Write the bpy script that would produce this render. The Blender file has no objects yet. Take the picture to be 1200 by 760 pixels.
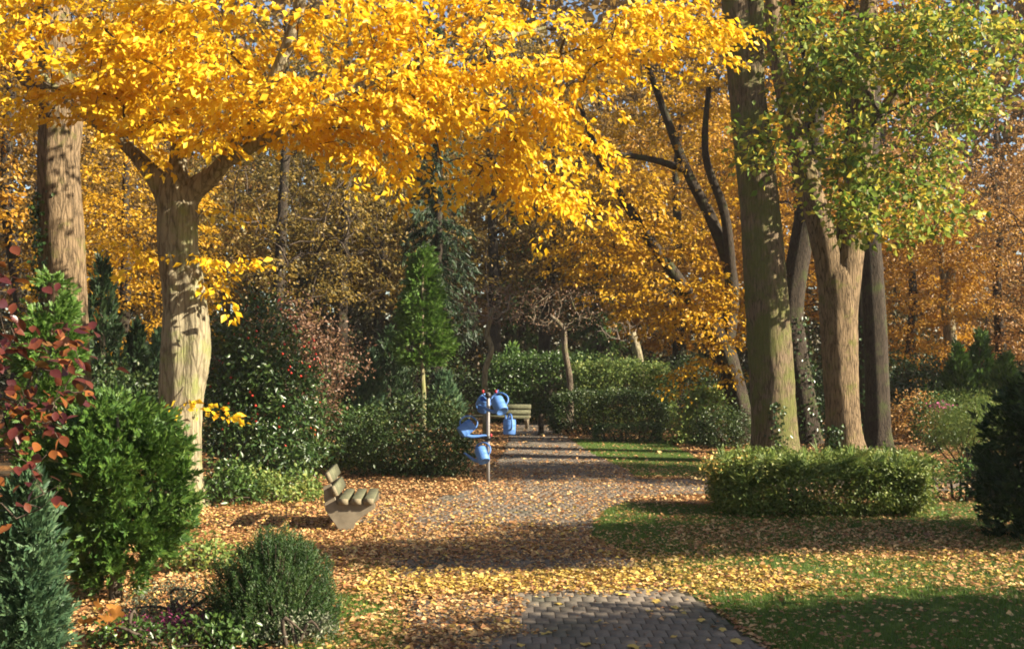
import bpy, math, random
import numpy as np
from mathutils import Vector, Matrix

# ------------------------------------------------------------------ camera, sky, sun
scene = bpy.context.scene
COL = scene.collection
CAM_H, FPX, HOR = 2.4, 1400.0, 421.0          # eye height, focal length in photo pixels, horizon row
cam_d = bpy.data.cameras.new('camera')
cam = bpy.data.objects.new('camera', cam_d); COL.objects.link(cam)
cam_d.sensor_width = 36.0; cam_d.lens = 42.0
cam_d.clip_start = 0.05; cam_d.clip_end = 3000
cam.location = (0, 0, CAM_H)
cam.rotation_euler = (math.radians(90 + 1.68), 0, 0)
scene.camera = cam

SUN_AZ, SUN_EL = 74.0, 28.0                   # degrees from straight behind the camera towards the right; elevation
sdir = Vector((math.sin(math.radians(SUN_AZ)) * math.cos(math.radians(SUN_EL)),
               -math.cos(math.radians(SUN_AZ)) * math.cos(math.radians(SUN_EL)),
               math.sin(math.radians(SUN_EL))))
world = bpy.data.worlds.new('World'); scene.world = world; world.use_nodes = True
wn = world.node_tree.nodes; wl = world.node_tree.links
sky = wn.new('ShaderNodeTexSky'); sky.sky_type = 'NISHITA'; sky.sun_disc = False
sky.sun_elevation = math.radians(SUN_EL)
sky.sun_rotation = math.radians(180 - SUN_AZ)
sky.air_density = 1.0; sky.dust_density = 0.6
wn['Background'].inputs['Strength'].default_value = 0.05
wl.new(sky.outputs[0], wn['Background'].inputs['Color'])
sun_d = bpy.data.lights.new('sun', 'SUN'); sun_d.energy = 5.0; sun_d.angle = math.radians(0.5)
sun_d.color = (1.0, 0.885, 0.70)
sun = bpy.data.objects.new('sun', sun_d); COL.objects.link(sun)
sun.rotation_euler = sdir.to_track_quat('Z', 'Y').to_euler()
sun.location = (20, -5, 20)
scene.view_settings.view_transform = 'Standard'
scene.view_settings.look = 'None'
scene.view_settings.exposure = 1.85
scene.view_settings.gamma = 1.0
scene.render.engine = 'CYCLES'
scene.cycles.filter_width = 1.8
scene.cycles.max_bounces = 6
scene.cycles.diffuse_bounces = 3
scene.cycles.transmission_bounces = 4
scene.cycles.transparent_max_bounces = 4

# ------------------------------------------------------------------ helpers
R = np.random.default_rng(7)
random.seed(7)

def at(px, py=None, d=10.0, z=None):
    """photo pixel at distance d -> place in the world"""
    x = (px - 600) / FPX * d
    if z is None:
        z = CAM_H + (HOR - py) / FPX * d
    return np.array((x, d, z))

def gnd(px, py):
    d = FPX * CAM_H / (py - HOR)
    return np.array(((px - 600) / FPX * d, d, 0.0))

def nrm(a):
    return a / np.maximum(np.linalg.norm(a, axis=-1, keepdims=True), 1e-9)

def tag(o, label=None, cat=None, group=None, kind=None):
    if label: o['label'] = label
    if cat: o['category'] = cat
    if group: o['group'] = group
    if kind: o['kind'] = kind
    return o

def empty(name, loc, label, cat, group=None, rz=0):
    o = bpy.data.objects.new(name, None); COL.objects.link(o)
    o.location = loc; o.rotation_euler = (0, 0, rz); o.empty_display_size = .2
    return tag(o, label, cat, group)

def link(name, me, mat=None, parent=None, origin=None):
    o = bpy.data.objects.new(name, me); COL.objects.link(o)
    if mat is not None and len(me.materials) == 0: me.materials.append(mat)
    if parent is not None:
        o.parent = parent
        if origin is None: origin = True
    if parent is not None and origin:
        o.matrix_parent_inverse = Matrix.Translation(-Vector(parent.location)) if parent.rotation_euler.z == 0 and parent.parent is None else Matrix()
    return o

def mesh_np(name, V, F, smooth=False):
    """mesh from arrays: V (n,3), F (m,k)"""
    V = np.asarray(V, dtype=np.float32); F = np.asarray(F, dtype=np.int32)
    me = bpy.data.meshes.new(name)
    me.vertices.add(len(V)); me.vertices.foreach_set('co', V.ravel())
    k = F.shape[1]
    me.loops.add(F.size); me.loops.foreach_set('vertex_index', F.ravel())
    me.polygons.add(len(F))
    me.polygons.foreach_set('loop_start', np.arange(0, F.size, k, dtype=np.int32))
    if smooth: me.polygons.foreach_set('use_smooth', np.ones(len(F), dtype=bool))
    me.update(calc_edges=True)
    return me

class Soup:
    """collects arrays of triangles or quads"""
    def __init__(s): s.V = []; s.F = []; s.n = 0
    def add(s, V, F):
        V = np.asarray(V, float).reshape(-1, 3); F = np.asarray(F)
        s.V.append(V); s.F.append(F + s.n); s.n += len(V)
    def mesh(s, name, smooth=False):
        return mesh_np(name, np.concatenate(s.V), np.concatenate(s.F), smooth)

def leaves(P, D, N, L, Wd, fold=.18):
    """folded kite shaped leaves: base P, direction D, rough normal N, length L, width Wd"""
    n = len(P); D = nrm(D); S = nrm(np.cross(D, N)); N = nrm(np.cross(S, D))
    L = np.broadcast_to(np.asarray(L, float), (n,))[:, None]; Wd = np.broadcast_to(np.asarray(Wd, float), (n,))[:, None]
    V = np.empty((n, 4, 3))
    V[:, 0] = P
    V[:, 1] = P + D * L * .45 + S * Wd * .5 + N * Wd * fold
    V[:, 2] = P + D * L - N * L * .08
    V[:, 3] = P + D * L * .45 - S * Wd * .5 + N * Wd * fold
    b = np.arange(n)[:, None] * 4
    F = np.concatenate([b + [0, 1, 2], b + [0, 2, 3]])
    return V.reshape(-1, 3), F

def rnd(n, s=1.0): return R.normal(0, s, (n, 3))

def sphere_dirs(n): return nrm(R.normal(0, 1, (n, 3)))

def catmull(P, n):
    P = np.asarray(P, float); m = len(P)
    t = np.linspace(0, m - 1, n); i = np.clip(t.astype(int), 0, m - 2); u = (t - i)[:, None]
    p0 = P[np.maximum(i - 1, 0)]; p1 = P[i]; p2 = P[i + 1]; p3 = P[np.minimum(i + 2, m - 1)]
    return .5 * ((2 * p1) + (-p0 + p2) * u + (2 * p0 - 5 * p1 + 4 * p2 - p3) * u ** 2 + (-p0 + 3 * p1 - 3 * p2 + p3) * u ** 3)

def tube(P, r, sides=8, flute=0.0, flute_n=5, rough=0.0, seed=0, cap=True):
    """quads of a tube along points P with radii r"""
    P = np.asarray(P, float); r = np.asarray(r, float); n = len(P)
    T = nrm(np.gradient(P, axis=0))
    ref = np.array((0, 1, 0.)) if abs(T[:, 2]).mean() > .6 else np.array((0, 0, 1.))
    A = nrm(np.cross(T, ref)); B = np.cross(T, A)
    a = np.linspace(0, 2 * np.pi, sides, endpoint=False)
    rr = r[:, None] * np.ones((1, sides))
    h = np.arange(n)[:, None] / max(n, 1)
    if flute:
        rr = rr * (1 + flute * np.sin(flute_n * a[None] + 2.4 * np.sin(h * 5 + seed)) * (0.6 + .4 * np.sin(h * 9 + seed * 2)) + flute * .6 * np.sin((flute_n + 3) * a[None] + h * 7 + seed)
                   + flute * .5 * np.sin(2 * a[None] + h * 11 + seed))
    if rough:
        g = np.random.default_rng(seed + 11)
        rr = rr * (1 + g.normal(0, rough, rr.shape))
    V = P[:, None] + A[:, None] * (np.cos(a)[None, :, None] * rr[..., None]) + B[:, None] * (np.sin(a)[None, :, None] * rr[..., None])
    i = np.arange(n - 1)[:, None] * sides; j = np.arange(sides)[None]; k = (j + 1) % sides
    F = np.stack([i + j, i + k, i + sides + k, i + sides + j], -1).reshape(-1, 4)
    return V.reshape(-1, 3), F

def grow(trunk, targets, step=.4, tip=.007, lift=.10, expo=2.25, jit=.06, fixed_r=None):
    """connect crown targets to a trunk polyline (k,3) with branching limbs; returns nodes, parents, radii, first free index"""
    nodes = [tuple(p) for p in trunk]; parent = [-1] + list(range(len(trunk) - 1)); k0 = len(trunk)
    arr = np.zeros((200000, 3)); arr[:k0] = trunk; n = k0
    dist = np.min(np.linalg.norm(targets[:, None] - np.asarray(trunk)[None], axis=2), axis=1)
    ends = []
    for ti in np.argsort(dist):
        t = targets[ti]
        d = np.linalg.norm(arr[:n] - t, axis=1)
        c = d + .55 * np.maximum(0, arr[:n, 2] - t[2] + .15 * d)
        b = int(np.argmin(c)); L = d[b]; m = max(1, int(math.ceil(L / step)))
        p0 = arr[b]; prev = b
        for q in range(1, m + 1):
            u = q / m
            p = p0 + (t - p0) * u
            p = p + np.array((0, 0, 1.)) * lift * L * math.sin(math.pi * u)
            if q < m: p = p + R.normal(0, jit, 3) * min(1, L)
            arr[n] = p; parent.append(prev); prev = n; n += 1
        ends.append((ti, prev))
    pts = arr[:n].copy(); parent = np.array(parent)
    acc = np.zeros(n); haschild = np.zeros(n, bool); haschild[parent[parent >= 0]] = True
    for i in range(n - 1, -1, -1):
        if not haschild[i]: acc[i] += tip ** expo
        if parent[i] >= 0: acc[parent[i]] += acc[i] + (tip * .25) ** expo
    rad = acc ** (1 / expo)
    dirs = np.zeros_like(targets)
    for ti, e in ends:
        dirs[ti] = pts[e] - pts[parent[e]]
    return pts, parent, rad, k0, nrm(dirs)

def limbs(pts, parent, rad, k0, rmax=.3, sides=6, rmin=0.0):
    n = len(pts); kids = [[] for _ in range(n)]
    for i in range(k0, n): kids[parent[i]].append(i)
    S = Soup()
    starts = [i for i in range(k0, n) if parent[i] < k0]
    stack = list(starts)
    while stack:
        s = stack.pop(); ch = [parent[s], s]
        cur = s
        while kids[cur]:
            kk = sorted(kids[cur], key=lambda q: -rad[q])
            stack += kk[1:]; cur = kk[0]; ch.append(cur)
        rr = np.minimum(rad[ch], rmax); rr[0] = rr[1] * 1.06
        if rr[1] < rmin: continue
        V, F = tube(pts[ch], rr, sides if rr[1] > .02 else 4)
        S.add(V, F)
    return S

def ellipsoid_targets(E, n, shell=.55):
    """n points in a list of ellipsoids (cx,cy,cz,rx,ry,rz,weight)"""
    E = np.asarray(E, float); w = E[:, 6] / E[:, 6].sum(); out = []
    for e, k in zip(E, (w * n).astype(int) + 1):
        u = R.random(k) ** (1 / 3.) * (1 - shell) + shell * R.random(k) ** .15
        out.append(e[:3] + sphere_dirs(k) * u[:, None] * e[3:6])
    return np.concatenate(out)

UP = np.array((0, 0, 1.))
def sprays(C, U, m, Ls=.9, Ws=.4, droop=.25, L=.1, W=.6, up=.75, jit=.05, lvar=.25):
    """flat drooping leafy twigs: m leaves round each tip C along U"""
    n = len(C); U = U.copy(); U[:, 2] *= .4; U = nrm(U + rnd(n, .15))
    S = nrm(np.cross(U, UP)); k = n * m
    Cr = np.repeat(C, m, 0); Ur = np.repeat(U, m, 0); Sr = np.repeat(S, m, 0)
    sc = np.repeat(R.uniform(.65, 1.25, n), m)
    t = R.uniform(-.35, 1, k); sg = R.uniform(-1, 1, k) * (1 - .55 * np.maximum(t, 0))
    P = Cr + Ur * (t * Ls * sc)[:, None] + Sr * (sg * Ws * sc)[:, None]
    P[:, 2] -= (np.maximum(t, 0) ** 2 * droop + sg ** 2 * droop * .6) * sc
    P += rnd(k, jit)
    D = Ur * .55 + Sr * np.sign(sg)[:, None] * .65 - UP * .55 + rnd(k, .4)
    N = UP * up - Ur * .0 + rnd(k, .55)
    Lr = L * R.uniform(1 - lvar, 1 + lvar, k)
    return leaves(P, D, N, Lr, Lr * W)

def clumps(C, m, rad, L=.1, W=.6, outdir=None, upb=.3, droop=.2, flat=.8):
    """loose balls of m leaves round each centre"""
    n = len(C); k = n * m
    off = rnd(k) * (np.repeat(R.uniform(.6, 1.3, n), m) * rad)[:, None]; off[:, 2] *= flat
    P = np.repeat(C, m, 0) + off
    D = nrm(off) * .6 + rnd(k, .6) - UP * droop
    N = UP * upb + nrm(off) * .4 + rnd(k, .6)
    Lr = L * R.uniform(.7, 1.3, k)
    return leaves(P, D, N, Lr, Lr * W)

def fronds(P, D, L, fan=7, spread=.9, wr=.16):
    """conifer sprays: flat fans of thin scale shoots"""
    n = len(P); D = nrm(D); N = nrm(np.cross(D, rnd(n))); S = np.cross(D, N)
    L = np.broadcast_to(np.asarray(L, float), (n,))
    a = np.linspace(-spread, spread, fan)
    t0 = .45 * (1 - np.abs(np.linspace(-1, 1, fan)))            # start along the stem
    ln = .75 - .25 * np.abs(np.linspace(-1, 1, fan))
    PP = P[:, None] + D[:, None] * (t0[None, :, None] * L[:, None, None])
    DD = D[:, None] * np.cos(a)[None, :, None] + S[:, None] * np.sin(a)[None, :, None] + R.normal(0, .12, (n, fan, 3))
    LL = L[:, None] * ln[None] * R.uniform(.75, 1.2, (n, fan))
    NN = np.broadcast_to(N[:, None], DD.shape)
    return leaves(PP.reshape(-1, 3), DD.reshape(-1, 3), NN.reshape(-1, 3) + rnd(n * fan, .3), LL.ravel(), LL.ravel() * wr * 2, fold=.1)

def lump(p, s=1.0, seed=0):
    """cheap smooth noise -1..1"""
    x, y, z = p[..., 0] * s + seed, p[..., 1] * s + seed * 1.7, p[..., 2] * s - seed
    return (np.sin(x * 1.9 + 1.3 * np.sin(y * 1.3 + z)) + np.sin(y * 2.3 + 1.1 * np.sin(z * 1.7 + x)) + np.sin(z * 2.1 + 1.2 * np.sin(x * 1.1 + y * .7))) / 3

# ------------------------------------------------------------------ materials
def new_mat(name):
    m = bpy.data.materials.new(name); m.use_nodes = True
    return m, m.node_tree.nodes, m.node_tree.links

def ramp(nodes, cols, pos=None):
    r = nodes.new('ShaderNodeValToRGB'); e = r.color_ramp.elements
    pos = pos or [i / (len(cols) - 1) for i in range(len(cols))]
    while len(e) < len(cols): e.new(.5)
    for k, (p, c) in enumerate(zip(pos, cols)):
        e[k].position = p; e[k].color = (*c, 1)
    return r

def leaf_mat(name, cols, pos=None, trans=.35, rough=.5, spec=.35, patch=.5, scale=.8):
    m, n, l = new_mat(name)
    b = n['Principled BSDF']; out = n['Material Output']
    g = n.new('ShaderNodeNewGeometry'); tc = n.new('ShaderNodeTexCoord')
    nz = n.new('ShaderNodeTexNoise'); nz.inputs['Scale'].default_value = scale; nz.inputs['Detail'].default_value = 2
    l.new(tc.outputs['Object'], nz.inputs['Vector'])
    mx = n.new('ShaderNodeMath'); mx.operation = 'MULTIPLY_ADD'
    mx.inputs[1].default_value = patch * 1.6; l.new(nz.outputs['Fac'], mx.inputs[0])
    mr = n.new('ShaderNodeMath'); mr.operation = 'MULTIPLY_ADD'; mr.inputs[1].default_value = 1 - patch; mr.inputs[2].default_value = -patch * .3
    l.new(g.outputs['Random Per Island'], mr.inputs[0]); l.new(mr.outputs[0], mx.inputs[2])
    r = ramp(n, cols, pos); l.new(mx.outputs[0], r.inputs[0])
    l.new(r.outputs[0], b.inputs['Base Color'])
    b.inputs['Roughness'].default_value = rough; b.inputs['Specular IOR Level'].default_value = spec
    if trans:
        t = n.new('ShaderNodeBsdfTranslucent'); l.new(r.outputs[0], t.inputs['Color'])
        s = n.new('ShaderNodeMixShader'); s.inputs[0].default_value = trans
        l.new(b.outputs[0], s.inputs[1]); l.new(t.outputs[0], s.inputs[2]); l.new(s.outputs[0], out.inputs['Surface'])
    return m

def bark_mat(name, c1, c2, moss=None, moss_amt=.5, scale=18, stretch=.16, bump=.6):
    m, n, l = new_mat(name); b = n['Principled BSDF']; b.inputs['Roughness'].default_value = .9; b.inputs['Specular IOR Level'].default_value = .15
    tc = n.new('ShaderNodeTexCoord'); mp = n.new('ShaderNodeMapping'); mp.inputs['Scale'].default_value = (1, 1, stretch)
    l.new(tc.outputs['Object'], mp.inputs['Vector'])
    nz = n.new('ShaderNodeTexNoise'); nz.inputs['Scale'].default_value = scale; nz.inputs['Detail'].default_value = 8; nz.inputs['Roughness'].default_value = .65
    vo = n.new('ShaderNodeTexVoronoi'); vo.inputs['Scale'].default_value = scale * .8; vo.feature = 'DISTANCE_TO_EDGE'
    l.new(mp.outputs[0], nz.inputs['Vector'])
    wv = n.new('ShaderNodeMixRGB'); wv.blend_type = 'ADD'; wv.inputs[0].default_value = .08
    l.new(mp.outputs[0], wv.inputs[1]); l.new(nz.outputs['Color'], wv.inputs[2]); l.new(wv.outputs[0], vo.inputs['Vector'])
    vr = n.new('ShaderNodeMapRange'); vr.inputs[1].default_value = 0; vr.inputs[2].default_value = .16; vr.inputs[3].default_value = .55; l.new(vo.outputs['Distance'], vr.inputs[0])
    ad = n.new('ShaderNodeMath'); ad.operation = 'MULTIPLY'; l.new(vr.outputs[0], ad.inputs[0]); l.new(nz.outputs['Fac'], ad.inputs[1])
    r = ramp(n, [c1, c2, tuple(min(1, c * 1.2) for c in c2)], [.22, .46, .7]); l.new(ad.outputs[0], r.inputs[0])
    col = r.outputs[0]
    big = n.new('ShaderNodeTexNoise'); big.inputs['Scale'].default_value = 2.2; big.inputs['Detail'].default_value = 9; big.inputs['Roughness'].default_value = .65
    l.new(tc.outputs['Object'], big.inputs['Vector'])
    if moss:
        mk = n.new('ShaderNodeMapRange'); mk.inputs[1].default_value = .62 - .3 * moss_amt; mk.inputs[2].default_value = .72 - .2 * moss_amt; l.new(big.outputs['Fac'], mk.inputs[0])
        mm = n.new('ShaderNodeMath'); mm.operation = 'MULTIPLY'; l.new(mk.outputs[0], mm.inputs[0]); mm.inputs[1].default_value = .85
        x = n.new('ShaderNodeMixRGB'); l.new(mm.outputs[0], x.inputs[0]); l.new(col, x.inputs[1]); x.inputs[2].default_value = (*moss, 1); col = x.outputs[0]
    x2 = n.new('ShaderNodeMixRGB'); x2.blend_type = 'MULTIPLY'; x2.inputs[0].default_value = .45; l.new(col, x2.inputs[1])
    br = ramp(n, [(.55, .55, .55), (1, 1, 1)], [.35, .62]); l.new(big.outputs['Fac'], br.inputs[0]); l.new(br.outputs[0], x2.inputs[2])
    l.new(x2.outputs[0], b.inputs['Base Color'])
    bp = n.new('ShaderNodeBump'); bp.inputs['Strength'].default_value = bump; bp.inputs['Distance'].default_value = .06
    l.new(ad.outputs[0], bp.inputs['Height']); l.new(bp.outputs[0], b.inputs['Normal'])
    return m

def plain_mat(name, col, rough=.6, spec=.4, var=.25, scale=12, metal=0, bump=0):
    m, n, l = new_mat(name); b = n['Principled BSDF']
    b.inputs['Roughness'].default_value = rough; b.inputs['Specular IOR Level'].default_value = spec; b.inputs['Metallic'].default_value = metal
    tc = n.new('ShaderNodeTexCoord'); nz = n.new('ShaderNodeTexNoise'); nz.inputs['Scale'].default_value = scale; nz.inputs['Detail'].default_value = 6
    l.new(tc.outputs['Object'], nz.inputs['Vector'])
    r = ramp(n, [tuple(c * (1 - var) for c in col), tuple(min(1, c * (1 + var)) for c in col)], [.3, .7]); l.new(nz.outputs['Fac'], r.inputs[0])
    l.new(r.outputs[0], b.inputs['Base Color'])
    if bump:
        bp = n.new('ShaderNodeBump'); bp.inputs['Strength'].default_value = bump; bp.inputs['Distance'].default_value = .01
        l.new(nz.outputs['Fac'], bp.inputs['Height']); l.new(bp.outputs[0], b.inputs['Normal'])
    return m

M = {}
M['gold'] = leaf_mat('gold_leaves', [(.60, .29, .010), (.78, .47, .014), (.84, .58, .03), (.86, .68, .10)], [0, .35, .7, 1], trans=.42, patch=.4)
M['gold_deep'] = leaf_mat('deep_gold_leaves', [(.28, .13, .012), (.50, .27, .015), (.66, .39, .022), (.73, .50, .05)], trans=.42, patch=.5)
M['orange'] = leaf_mat('orange_leaves', [(.20, .085, .014), (.40, .19, .02), (.54, .295, .03), (.63, .41, .07)], trans=.4, patch=.5, scale=.4)
M['copper'] = leaf_mat('copper_leaves', [(.13, .06, .02), (.28, .14, .04), (.43, .24, .065), (.54, .36, .12)], trans=.35, patch=.5, scale=.4)
M['brown'] = leaf_mat('brown_leaves', [(.08, .045, .014), (.18, .10, .02), (.30, .175, .03), (.42, .27, .055)], trans=.42, patch=.55, scale=.35)
M['olive'] = leaf_mat('olive_leaves', [(.05, .045, .013), (.12, .09, .018), (.24, .155, .026), (.38, .25, .045)], trans=.35, patch=.5, scale=.4)
M['olive_dark'] = leaf_mat('undergrowth_leaves', [(.015, .025, .008), (.035, .045, .014), (.08, .06, .02), (.16, .09, .025)], trans=.2, patch=.6, scale=.3)
M['oak'] = leaf_mat('oak_leaves', [(.035, .085, .012), (.11, .19, .022), (.23, .30, .055), (.52, .43, .05), (.45, .20, .025)], [0, .28, .52, .74, 1], trans=.45, patch=.4, spec=.3, rough=.5, scale=1.0)
M['green'] = leaf_mat('green_leaves', [(.015, .035, .008), (.035, .075, .015), (.07, .13, .025), (.16, .20, .04)], trans=.25, patch=.4, spec=.5, rough=.38, scale=2)
M['green_dark'] = leaf_mat('dark_green_leaves', [(.012, .024, .008), (.025, .05, .012), (.045, .075, .016), (.09, .09, .02)], trans=.2, patch=.4, rough=.45, scale=2)
M['green_pale'] = leaf_mat('pale_green_leaves', [(.06, .11, .025), (.12, .19, .045), (.21, .27, .06), (.36, .32, .08)], trans=.35, patch=.4, scale=2)
M['green_mid'] = leaf_mat('mid_green_leaves', [(.05, .085, .016), (.105, .155, .03), (.185, .23, .045), (.34, .29, .07)], trans=.3, patch=.4, scale=2)
M['glossy'] = leaf_mat('glossy_leaves', [(.01, .028, .008), (.025, .06, .014), (.05, .09, .02), (.10, .13, .03)], trans=.15, rough=.36, spec=.5, patch=.3, scale=2)
M['conifer'] = leaf_mat('conifer_fronds', [(.018, .05, .01), (.04, .095, .016), (.08, .15, .022), (.14, .20, .035)], trans=.25, patch=.45, scale=3)
M['conifer_light'] = leaf_mat('light_conifer_fronds', [(.06, .14, .016), (.12, .235, .03), (.19, .30, .045), (.25, .34, .07)], trans=.4, patch=.4, scale=3)
M['conifer_mid'] = leaf_mat('mid_conifer_fronds', [(.03, .08, .012), (.07, .15, .022), (.12, .21, .035), (.18, .26, .05)], trans=.35, patch=.45, scale=3)
M['conifer_blue'] = leaf_mat('blue_conifer_fronds', [(.02, .05, .025), (.045, .095, .045), (.08, .14, .06), (.12, .17, .07)], trans=.2, patch=.4, scale=3)
M['conifer_dark'] = leaf_mat('dark_conifer_fronds', [(.008, .02, .008), (.016, .038, .012), (.03, .06, .018), (.05, .08, .02)], trans=.15, patch=.4, scale=3)
M['yew'] = leaf_mat('needle_green', [(.012, .035, .01), (.025, .065, .014), (.05, .10, .02), (.11, .15, .03)], trans=.2, patch=.4, scale=4)
M['beech_red'] = leaf_mat('beech_red_leaves', [(.10, .018, .02), (.20, .04, .025), (.30, .09, .03), (.42, .16, .03), (.14, .12, .03)], [0, .3, .6, .85, 1], trans=.35, patch=.3, rough=.35, spec=.5, scale=2)
M['pink'] = leaf_mat('pink_red_leaves', [(.07, .045, .025), (.15, .08, .045), (.23, .125, .07), (.22, .19, .06)], trans=.3, patch=.4, scale=2)
M['litter'] = leaf_mat('fallen_leaves', [(.12, .05, .024), (.30, .135, .055), (.48, .26, .105), (.60, .40, .17), (.70, .55, .26)], [0, .25, .55, .8, 1], trans=.15, patch=.25, scale=.6)
M['litter_yellow'] = leaf_mat('fallen_yellow_leaves', [(.40, .24, .05), (.55, .38, .08), (.62, .50, .18)], trans=.15, patch=.2)
M['grass'] = leaf_mat('grass_blades', [(.06, .115, .016), (.10, .18, .024), (.16, .235, .036), (.25, .25, .07)], [0, .45, .85, 1], trans=.3, patch=.5, scale=1.5)
M['heather'] = leaf_mat('heather_purple', [(.10, .015, .05), (.20, .03, .09), (.28, .06, .14)], trans=.2)
M['white_bits'] = leaf_mat('whitish_flowers', [(.06, .08, .04), (.13, .15, .08), (.30, .30, .2)], trans=.2)
M['flower_pink'] = leaf_mat('pink_flowers', [(.5, .08, .22), (.62, .18, .36)], trans=.2)
M['berry'] = plain_mat('red_berries', (.45, .03, .015), .3, .6)
M['gold_fern'] = leaf_mat('golden_fronds', [(.20, .16, .02), (.36, .30, .03), (.48, .42, .06)], trans=.35)
M['bark_pale'] = bark_mat('pale_bark', (.10, .08, .048), (.27, .23, .145), (.17, .185, .06), .4, scale=13, stretch=.16, bump=.7)
M['bark_oak'] = bark_mat('furrowed_bark', (.055, .038, .024), (.20, .145, .09), (.105, .115, .03), .75, scale=19, stretch=.13, bump=1.0)
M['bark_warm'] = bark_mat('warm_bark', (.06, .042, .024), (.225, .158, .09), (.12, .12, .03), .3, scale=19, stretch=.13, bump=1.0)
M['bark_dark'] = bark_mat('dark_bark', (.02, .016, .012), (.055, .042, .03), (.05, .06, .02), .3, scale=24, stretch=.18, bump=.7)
M['bark_mid'] = bark_mat('mid_bark', (.07, .055, .04), (.19, .15, .105), (.10, .11, .03), .3, scale=24, stretch=.18, bump=.7)
M['twig'] = bark_mat('twig_bark', (.035, .026, .02), (.09, .068, .05), scale=20, bump=.2)
M['twig_pale'] = bark_mat('pale_twig_bark', (.16, .12, .09), (.30, .24, .18), scale=20, bump=.2)
M['wood'] = plain_mat('weathered_planks', (.10, .10, .058), .85, .2, .35, 14, bump=.3)
M['wood_dark'] = plain_mat('greyish_planks', (.24, .24, .20), .85, .2, .3, 14, bump=.3)
M['concrete'] = plain_mat('concrete', (.20, .165, .113), .9, .2, .22, 9, bump=.3)
M['can_blue'] = plain_mat('blue_plastic', (.075, .185, .46), .55, .4, .25, 4)
M['steel'] = plain_mat('grey_pole', (.30, .29, .28), .5, .4, .15, 20)
M['black_metal'] = plain_mat('black_metal', (.02, .018, .018), .5, .4)
M['red_plastic'] = plain_mat('red_plastic', (.42, .02, .03), .4, .4)

def ground_mat():
    m, n, l = new_mat('leaf_litter_soil'); b = n['Principled BSDF']; b.inputs['Roughness'].default_value = .95; b.inputs['Specular IOR Level'].default_value = .1
    tc = n.new('ShaderNodeTexCoord'); vo = n.new('ShaderNodeTexVoronoi'); vo.inputs['Scale'].default_value = 16
    l.new(tc.outputs['Object'], vo.inputs['Vector'])
    sp = n.new('ShaderNodeSeparateColor'); l.new(vo.outputs['Color'], sp.inputs[0])
    r = ramp(n, [(.035, .025, .015), (.10, .045, .018), (.22, .10, .03), (.36, .19, .06)], [0, .4, .75, 1]); l.new(sp.outputs[0], r.inputs[0])
    nz = n.new('ShaderNodeTexNoise'); nz.inputs['Scale'].default_value = .7; nz.inputs['Detail'].default_value = 6; l.new(tc.outputs['Object'], nz.inputs['Vector'])
    mr = n.new('ShaderNodeMapRange'); mr.inputs[1].default_value = .4; mr.inputs[2].default_value = .62; l.new(nz.outputs['Fac'], mr.inputs[0])
    x = n.new('ShaderNodeMixRGB'); l.new(mr.outputs[0], x.inputs[0]); x.inputs[1].default_value = (.05, .036, .02, 1); l.new(r.outputs[0], x.inputs[2])
    l.new(x.outputs[0], b.inputs['Base Color'])
    bp = n.new('ShaderNodeBump'); bp.inputs['Strength'].default_value = .8; bp.inputs['Distance'].default_value = .02; l.new(vo.outputs['Distance'], bp.inputs['Height']); l.new(bp.outputs[0], b.inputs['Normal'])
    return m
def lawn_mat():
    m, n, l = new_mat('lawn_soil'); b = n['Principled BSDF']; b.inputs['Roughness'].default_value = .95; b.inputs['Specular IOR Level'].default_value = .1
    tc = n.new('ShaderNodeTexCoord'); nz = n.new('ShaderNodeTexNoise'); nz.inputs['Scale'].default_value = 9; nz.inputs['Detail'].default_value = 8; l.new(tc.outputs['Object'], nz.inputs['Vector'])
    r = ramp(n, [(.03, .04, .012), (.055, .085, .02), (.09, .11, .03)], [.3, .5, .7]); l.new(nz.outputs['Fac'], r.inputs[0]); l.new(r.outputs[0], b.inputs['Base Color'])
    return m
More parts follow.
